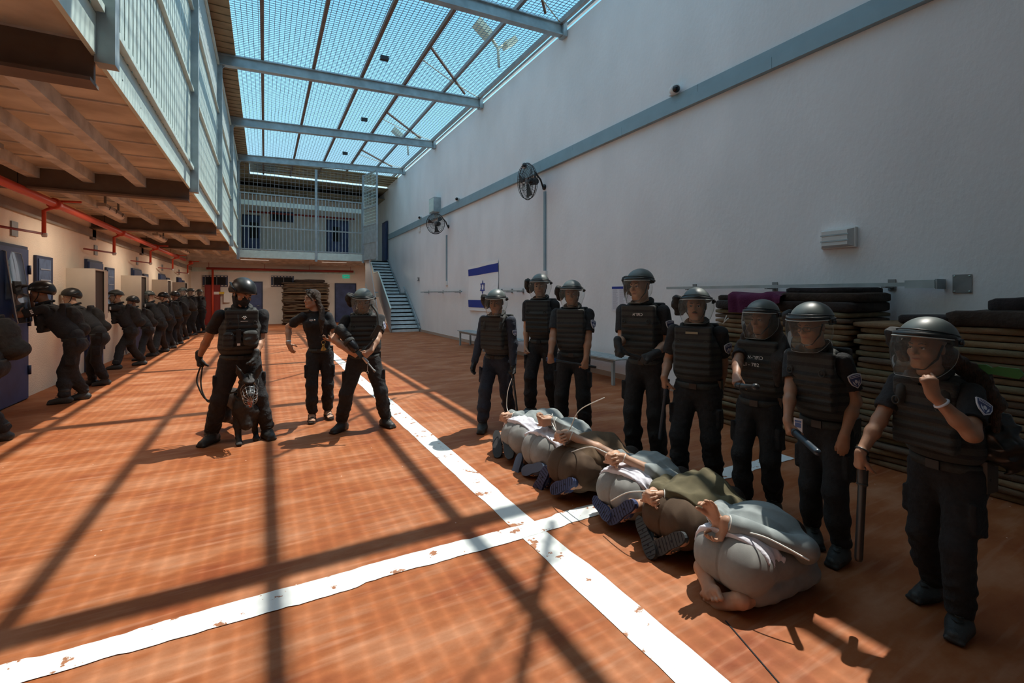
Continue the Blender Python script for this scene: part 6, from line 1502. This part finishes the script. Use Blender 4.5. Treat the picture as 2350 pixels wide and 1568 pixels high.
MB().tube([c + (x * math.cos(q) + y * math.sin(q)) * .102 - og for q in np.linspace(0, 2 * math.pi, 25)[:-1]], .013, 8, closed=True).build('collar', M_webb, dg)
g0 = grip(HN, 0)
lr = tag(empty('leash', tuple(g0)), 'black leash looping from the gloved fist of the handler to the dog', 'leash')
def crm(pts, m=8):
    pts = [np.asarray(p, float) for p in pts]; n = len(pts); Q = []
    for i in range(n - 1):
        p0, p1, p2, p3 = pts[max(i - 1, 0)], pts[i], pts[i + 1], pts[min(i + 2, n - 1)]
        for s_ in np.linspace(0, 1, m + 1)[:-1]: Q.append(.5 * (2 * p1 + (p2 - p0) * s_ + (2 * p0 - 5 * p1 + 4 * p2 - p3) * s_ ** 2 + (3 * p1 - p0 - 3 * p2 + p3) * s_ ** 3))
    return Q + [pts[-1]]
MB().tube([q - g0 for q in crm([g0, W(452, 868, 5.05), W(457, 892, 5.05), W(472, 916, 5.06), W(492, 918, 5.0), W(520, 905, 4.98), W(545, 900, 4.98), c + A_(-.08, -.06, 0)])], .0085, 6).build('strap', M_webb, lr)
MB().tube([q - g0 for q in crm([g0 + A_(.01, -.01, 0), W(461, 872, 5.02), W(464, 898, 5.02), W(476, 921, 5.02), W(486, 921, 5.0)])], .0085, 6).build('loop', M_webb, lr)
MB().obox(W(489, 919, 4.99) - g0, (1, 0, 0), (0, 1, 0), (0, 0, 1), (.014, .008, .01)).build('clasp', M_brass, lr)

# ---- woman without helmet
tw = 5.92
WO = figure('person', 'woman with long brown hair in a short-sleeved black uniform and sandals, looking aside', (PF(716, 966), PF(752, 958)), 262, (722, 666), t=tw, hat=.015, head_dir=212, pitch=.05, roll=-.05,
    wrists=(W(662, 790, tw - .06), W(760, 780, tw - .20)), hand=(dict(fd=A_(.35, -.2, -.8), pn=A_(.7, .5, -.2), curls=(12, 16, 10), thumb=(.5, .9, .1)), dict(fd=A_(-.85, -.4, .15), pn=A_(-.1, 0, 1), curls=(28, 30, 20))), sk=SK_L, female=True, vest=False, helm=None, badge_on=0, shoes=False, fat=.94,
    elbow_pole=(A_(-.5, .8, 0), A_(.5, .8, -.3)), headoff=(-.015, 0))
o_ = WO['org']; Hd = WO['Hd']
hair = [Ell(Hd.p(0, -.026, .047), Hd.R, A_(.0785, .0985, .0835), .02), Ell(Hd.p(.01, -.055, -.01), Hd.R, A_(.064, .05, .075), .03), Ell(Hd.p(0, .10, -.055), Hd.R, A_(.10, .085, .095), .01, 's'), Ell(Hd.p(-.0, .10, .015), Hd.R, A_(.056, .05, .055), .01, 's')]
nkp = WO['nk']; l_, f_ = WO['l'], WO['f']
pts = [Hd.p(.055, -.03, .0), nkp + l_ * .08 + f_ * .06 + A_(0, 0, .02), nkp + l_ * .085 + f_ * .13 - A_(0, 0, .12), nkp + l_ * .085 + f_ * .155 - A_(0, 0, .28)]
hair += [Cone(pts[0], pts[1], .036, .034, .03), Cone(pts[1], pts[2], .034, .034, .02), Cone(pts[2], pts[3], .034, .012, .02), Cone(Hd.p(.04, .085, .065), Hd.p(.075, .05, -.02), .014, .008, .01)]
sdf_mesh('hair', hair, .0065, M_hairb, WO['root'], disp=folds(12, .003, 80), rel=o_)
mb = MB()
for sg in (-1, 1): mb.lathe([(.021, 0), (.023, .003), (.019, .006)], 14, Hd.p(sg * .030, .050, .126) - o_, unit(Hd.f * .35 + Hd.u))
mb.tube([Hd.p(-.06, .05, .115) - o_, Hd.p(0, .060, .130) - o_, Hd.p(.06, .05, .115) - o_], .003, 5).tube([Hd.p(.06, .05, .115) - o_, Hd.p(.084, -.03, .045) - o_], .003, 5).tube([Hd.p(-.06, .05, .115) - o_, Hd.p(-.084, -.03, .045) - o_], .003, 5).build('sunglasses', mat('lens_tint', (.01, .01, .012), .1), WO['root'])
MB().tube([nkp + (l_ * math.sin(q) * .066 + f_ * math.cos(q) * .072) + A_(0, 0, -.035 - .03 * math.cos(q)) - o_ for q in np.linspace(-2.2, 2.2, 20)], .003, 5).build('necklace', M_badge_w, WO['root'])
c = WO['ch'] + f_ * .185 - l_ * .055 + A_(0, 0, .075)
MB().obox(c - o_, l_, f_, (0, 0, 1), (.022, .002, .006)).lathe([(.009, 0), (.008, .003)], 10, c + l_ * .04 - o_, f_).build('name_tag', M_text, WO['root'])
for sg in (-1, 1):
    q = WO['shc'] + l_ * sg * .115 + A_(0, 0, .052); MB().obox(q - o_, unit(l_ * sg - A_(0, 0, .35)), f_, unit(A_(0, 0, 1) + l_ * sg * .35), (.055, .022, .006)).build('epaulette', M_uni, WO['root'])
w = WO['WR'][0]; ax = unit(WO['WR'][0] - WO['EL'][0]); MB().lathe([(.031, -.012), (.032, .012)], 16, w - ax * .03 - o_, ax).build('wristwatch', M_silver, WO['root'])
for i in (0, 1):
    a = WO['AN'][i]; td = unit(A_(-.10, -1, 0)) if i == 0 else unit(A_(.1, -1, 0)); sd = A_(-td[1], td[0], 0); fl = A_(a[0], a[1], 0)
    P = [Cone(a, a - A_(0, 0, .03), .036, .036, .03), Ell(fl - td * .035 + A_(0, 0, .055), np.array([td, sd, (0, 0, 1)]), A_(.035, .03, .032), .02), ECone(fl + td * .0 + A_(0, 0, .065), fl + td * .12 + A_(0, 0, .045), .035, .022, sd, 1.3, .03)]
    for j, q in enumerate((.03, .012, -.004, -.018, -.03)): P.append(Cone(fl + td * .13 + sd * q * (1 if i == 0 else -1) + A_(0, 0, .043), fl + td * (.175 - .008 * j) + sd * q * 1.05 * (1 if i == 0 else -1) + A_(0, 0, .038), .011, .009, .006))
    sdf_mesh('foot', P, .006, SK_L, WO['root'], rel=o_)
    mb = MB(); mb.prism([(-.075, -.03), (-.06, -.038), (.0, -.034), (.09, -.044), (.16, -.044), (.195, -.025), (.205, 0), (.195, .025), (.16, .044), (.09, .044), (0, .034), (-.06, .038), (-.075, .03)], fl - o_ + A_(0, 0, .001), td, sd, (0, 0, 1), .03)
    so_ = mb.build('sandal_sole', M_boot, WO['root'])
    for x, w_, h_ in ((.115, .046, .058), (.03, .043, .09), (-.045, .036, .07)):
        MB().tube([fl + td * x - sd * w_ + A_(0, 0, .02) - o_, fl + td * x - sd * w_ * .8 + A_(0, 0, h_ * .85) - o_, fl + td * x + A_(0, 0, h_ + .014) - o_, fl + td * x + sd * w_ * .8 + A_(0, 0, h_ * .85) - o_, fl + td * x + sd * w_ + A_(0, 0, .02) - o_], .010, 6).build('sandal_strap', M_boot, so_)
c = WO['HD'][1][0] + unit(WO['HD'][1][1]) * .085 + A_(0, 0, .015)
r = tag(empty('phone', tuple(c)), 'dark phone lying in the open hand of the long-haired woman', 'phone'); MB().obox((0, 0, .012), unit(A_(-.85, -.4, .1)), (.4, -.85, 0), (0, 0, 1), (.06, .032, .005)).build('case', M_black, r); MB().obox((0, 0, .0175), unit(A_(-.85, -.4, .1)), (.4, -.85, 0), (0, 0, 1), (.054, .029, .0008)).build('screen', mat('screen_dark', (.02, .022, .025), .1), r)
k0 = c + A_(-.02, -.02, -.03)
r = tag(empty('key_bunch', tuple(k0)), 'bunch of brass keys hanging from the hand of the long-haired woman', 'keys')
MB().tube([A_(.022 * math.cos(q), 0, -.02 + .022 * math.sin(q)) for q in np.linspace(0, 6.283, 17)[:-1]], .003, 5, closed=True).build('ring', M_brass, r)
for i in range(6):
    a = (i - 2.5) * .16; d = A_(math.sin(a), .15 * math.sin(i * 2), -math.cos(a)); x = A_(math.cos(a), .3, math.sin(a))
    MB().lathe([(.014, -.002), (.014, .002)], 10, A_(0, .004 * i - .01, -.045) + d * .01, (0, 1, 0)).bar(A_(0, .004 * i - .01, -.05), A_(0, .004 * i - .01, -.05) + d * .075, .009, .004, up=(0, 1, 0)).bar(A_(0, .004 * i - .01, -.05) + d * .05 + x * .003, A_(0, .004 * i - .01, -.05) + d * .07 + x * .003, .014, .003, up=(0, 1, 0)).build('key', M_brass, r)

# ---- armed guard
tg = 5.55
GU = figure('person', 'helmeted guard with greyish visor standing legs apart, holding a gun across his body', (PF(785, 988), PF(884, 978)), 262, (834, 655), t=tg, head_dir=258, pitch=.3, wrists=(W(803, 808, tg - .20), W(851, 806, tg - .30)),
    hand=(fist(fd=(.7, -.35, -.45), pn=(.2, .6, .6)), fist(fd=(-.75, -.3, -.5), pn=(.2, .7, .3))), sk=SK_L, badge_on=1, fat=1.1, elbow_pole=(A_(-.9, .5, -.2), A_(1, .3, -.1)), toes=(A_(-.75, -.65, 0), A_(.35, -.95, 0)), bag=-1,
    visor_m=clearmat('visor_grey_sheen', (.55, .58, .56), refl=.3, rough=.1, haze=.26, hcol=(.42, .46, .45)), crouch=.03)  # visor reflections put in as grey tint and pale diffuse haze
g = W(812, 792, tg - .30); gd = unit(W(852, 842, tg - .36) - W(775, 748, tg - .26)); gs = unit(np.cross(gd, A_(0, -1, 0))); gn = np.cross(gd, gs)
r = tag(empty('gun', tuple(g)), 'black riot gun with a fat round magazine held across the armed guard', 'gun')
tube3 = lambda p, a0, **kw: MB().lathe(p, 18, a0, gd)
b0 = W(776, 750, tg - .27) - g
MB().lathe([(.05, 0), (.062, .02), (.062, .17), (.05, .19)], 20, b0, gd).build('stock', M_bag, r)
MB().lathe([(.04, .17), (.056, .20), (.058, .30), (.045, .35), (.03, .37)], 20, b0 + gs * .012, gd).build('magazine', mat('gun_gloss', (.014, .015, .017), .18), r)
MB().lathe([(.064, .205), (.066, .215), (.066, .235), (.064, .245)], 20, b0 + gs * .012, gd).build('clamp', M_webb, r)
MB().obox(b0 + gd * .40 + gs * .01, gd, gs, gn, (.07, .022, .02)).obox(b0 + gd * .40 - gs * .05, unit(gs + gd * .3), gd, gn, (.045, .014, .013)).build('receiver', M_helmd, r)
MB().lathe([(.017, .45), (.019, .46), (.019, .55), (.013, .56)], 14, b0, gd).build('front_block', M_silver, r)
MB().lathe([(.0085, .55), (.0085, .66), (.013, .665), (.013, .69), (.006, .692)], 12, b0, gd).build('barrel', M_steel_d, r)
q = b0 + gd * .56
MB().tube(crm([q, q + A_(-.005, 0, -.05), q + A_(-.006, 0, -.09)], 4), .004, 5).tube([q + A_(-.006 + .012 * math.cos(a), 0, -.105 + .014 * math.sin(a)) for a in np.linspace(0, 6.28, 13)[:-1]], .0025, 5, closed=True).build('ring_cord', M_silver, r)
MB().tube(crm([b0 + gd * .42 + gs * .02, W(858, 780, tg - .25) - g, W(868, 755, tg - .2) - g, W(866, 720, tg - .14) - g, W(852, 700, tg - .05) - g]), .014, 6).build('sling', M_webb, r)
MB().obox(W(863, 762, tg - .24) - g, unit(W(872, 745, tg) - W(852, 778, tg)), unit(A_(0, -1, .1)), unit(np.cross(unit(W(872, 745, tg) - W(852, 778, tg)), unit(A_(0, -1, .1)))), (.085, .01, .03)).build('sling_pad', M_webb, r)
# ================================================================ guards along the cell doors
def backpack(fg, seed, kx=1.0):
    f, l, up, s = fg['f'], fg['l'], fg['up'], fg['s']; c = fg['ch'] - f * .25 * s - up * .09; fr = np.array([l, f, up])
    o = sdf_mesh('backpack', [Ell(c + f * .03, fr, A_(.15, .105, .21) * kx, .04), Ell(c - f * .03 - up * .12, fr, A_(.14, .13, .11) * kx, .05), Box(c + f * .08 + up * .05, fr, A_(.13, .05, .19), .03, .04)], fg['hc'] * 1.1, mat('pack_cloth', (.022, .021, .019), .9, noise=.3, nscale=20, bump=.4, bscale=40), fg['root'], disp=folds(seed, .007, 26), rel=fg['org'])
    for sg in (-1, 1):
        q = fg['shc'] + l * sg * .11
        MB().tube([q - f * .13 - up * .02 - fg['org'], q + up * .06 - fg['org'], q + f * .12 - up * .06 - fg['org'], q + f * .1 - up * .25 - fg['org']], .018, 6).build('pack_strap', M_webb, o)
def stencil(fg, wid=.07):
    f, l, up, s = fg['f'], fg['l'], fg['up'], fg['s']; sg = 1
    ax = unit(fg['SH'][1] - fg['EL'][1]); c = fg['SH'][1] * .6 + fg['EL'][1] * .4
    n = unit(l * 1.0 - f * .2); n = unit(n - ax * (n @ ax)); x = np.cross(ax, n); mb = MB()
    for k in (-1, 0, 1): mb.obox(c + n * .073 + x * k * .024 - fg['org'], x, ax, n, (.008, .014, .003))
    mb.build('arm_tag', M_text, fg['root'])
lg = [  # feet R, L (pixels), head top, t, heading, arms, label
 ((-60, 1018), (6, 1012), (-60, 655), 5.15, 176, 'reach', 'guard with a bulging backpack half out of view at the nearest cell door'),
 ((148, 926), (190, 917), (97, 641), 6.95, 182, 'shield', 'guard with backpack pressing a clear riot shield against the blue cell door'),
 ((212, 884), (240, 884), (165, 660), 8.45, 186, 'lean', 'guard with backpack right behind the one with the clear shield'),
 ((268, 848), (326, 838), (268, 654), 10.15, 182, 'reach', 'guard in a visor with one leg forward reaching to the second cell door'),
 ((322, 828), (352, 818), (305, 668), 11.7, 188, 'lean', 'guard bent low with a backpack behind the one reaching to the second door'),
 ((356, 816), (380, 808), (343, 657), 12.7, 186, 'reach', 'guard in a visor beside the third locker, orange patch on the arm'),
 ((384, 802), (398, 800), (375, 668), 13.9, 190, 'lean', 'guard with a round backpack fourth from the far end of the line'),
 ((402, 793), (414, 790), (401, 664), 15.1, 192, 'reach', 'guard third from the far end of the line by the cells'),
 ((414, 782), (428, 779), (420, 655), 16.7, 200, 'lean', 'tall guard second from the far end of the line by the cells'),
 ((436, 771), (448, 770), (438, 660), 18.3, 215, 'lean', 'guard with visor beside the far end of the cell wall'),
 ((456, 765), (468, 764), (458, 662), 19.6, 225, 'lean', 'guard with folded bare arms standing last by the cells near the red cabinet')]
LG = []
for i, (r_, l_, tp, t, hd, arms, lab) in enumerate(lg):
    fR, fL = PF(*r_), PF(*l_)
    a = math.radians(hd); f = A_(math.cos(a), math.sin(a), 0); l = A_(-f[1], f[0], 0)
    hw = W(tp[0], tp[1], t); sh = A_(hw[0], hw[1], 1.38)
    if arms in ('shield', 'reach'): wr = (sh + f * .48 - l * .12 + A_(0, 0, .20), sh + f * .50 + l * .10 + A_(0, 0, .14)); hs = (dict(fd=f + A_(0, 0, .6), pn=f, curls=(20, 25, 15)), dict(fd=f + A_(0, 0, .6), pn=f, curls=(20, 25, 15)))
    else: wr = (sh + f * .33 - l * .08 - A_(0, 0, .12), sh + f * .30 + l * .10 - A_(0, 0, .22)); hs = (None, None)
    wr = tuple(A_(max(q[0], XL + .16), q[1], q[2]) for q in wr)
    if i == 10: wr = (sh + f * .26 + l * .1 - A_(0, 0, .20), sh + f * .26 - l * .1 - A_(0, 0, .16))
    fg = figure('person', lab, (fR, fL), hd, tp, t=t, head_dir=hd + (12 if i % 2 else 30), pitch=.12, wrists=wr, hand=hs, sk=(SK_M, SK_D, SK_L)[i % 3], helm='riot' if i in (3, 5, 8, 9, 10) else 'tac', bag=0, badge_on=0, group=None, fat=.98,
                gloves=(0, 0), face_on=t < 12 or i > 7, vest_m=M_uni, elbow_pole=(-l * .6 - A_(0, 0, .8), l * .6 - A_(0, 0, .8)), toes=(f, f + l * .2), detail=.85)
    LG.append(fg)
    if i < 9: backpack(fg, 100 + i, 1.0 if i not in (0,) else 1.1)
    if i in (1, 2, 3, 5, 7): stencil(fg)
# riot shield
s0 = LG[1]; c = W(36, 655, 6.55); c = A_(c[0], c[1], 1.72)
f = s0['f']; l = s0['l']
r = tag(empty('riot_shield', tuple(c)), 'tall clear riot shield held up against the first blue door', 'shield')
M_sh = clearmat('shield_clear', (.72, .78, .80), refl=.25, rough=.08, haze=.10, hcol=(.5, .55, .58))
n_ = 14; v = []; fcs = []; upv = unit(A_(-.12, 0, 1)); hh = .52; ww = .27
for o2 in (0, .006):
    for i in range(n_ + 1):
        a = -1 + 2 * i / n_
        for j in range(n_ + 1):
            b = -1 + 2 * j / n_; e = 1 - .10 * max(0, abs(b) - .8) / .2 * abs(a)
            v.append(l * a * ww * e + upv * b * hh * (1 - .04 * abs(a) ** 6) + f * (-.09 * a * a - o2 + .05))
k = (n_ + 1) ** 2
for i in range(n_):
    for j in range(n_):
        p = i * (n_ + 1) + j; fcs += [(p, p + 1, p + n_ + 2, p + n_ + 1), (k + p, k + p + n_ + 1, k + p + n_ + 2, k + p + 1)]
MB()._add(v, fcs, 0, True).build('panel', M_sh, r)
edge = [v[i * (n_ + 1)] for i in range(n_ + 1)] + [v[n_ * (n_ + 1) + j] for j in range(1, n_ + 1)] + [v[i * (n_ + 1) + n_] for i in range(n_ - 1, -1, -1)] + [v[j] for j in range(n_ - 1, 0, -1)]
MB().tube(edge, .006, 6, closed=True).build('rim', mat('shield_rim', (.30, .32, .33), .4), r)
MB().tube(crm([-l * .1 - f * .02, -l * .1 - f * .09 + upv * .03, l * .1 - f * .09 + upv * .03, l * .1 - f * .02], 4), .014, 8).obox(-f * .02, l, f, upv, (.12, .012, .09)).build('handle', M_bag, r)
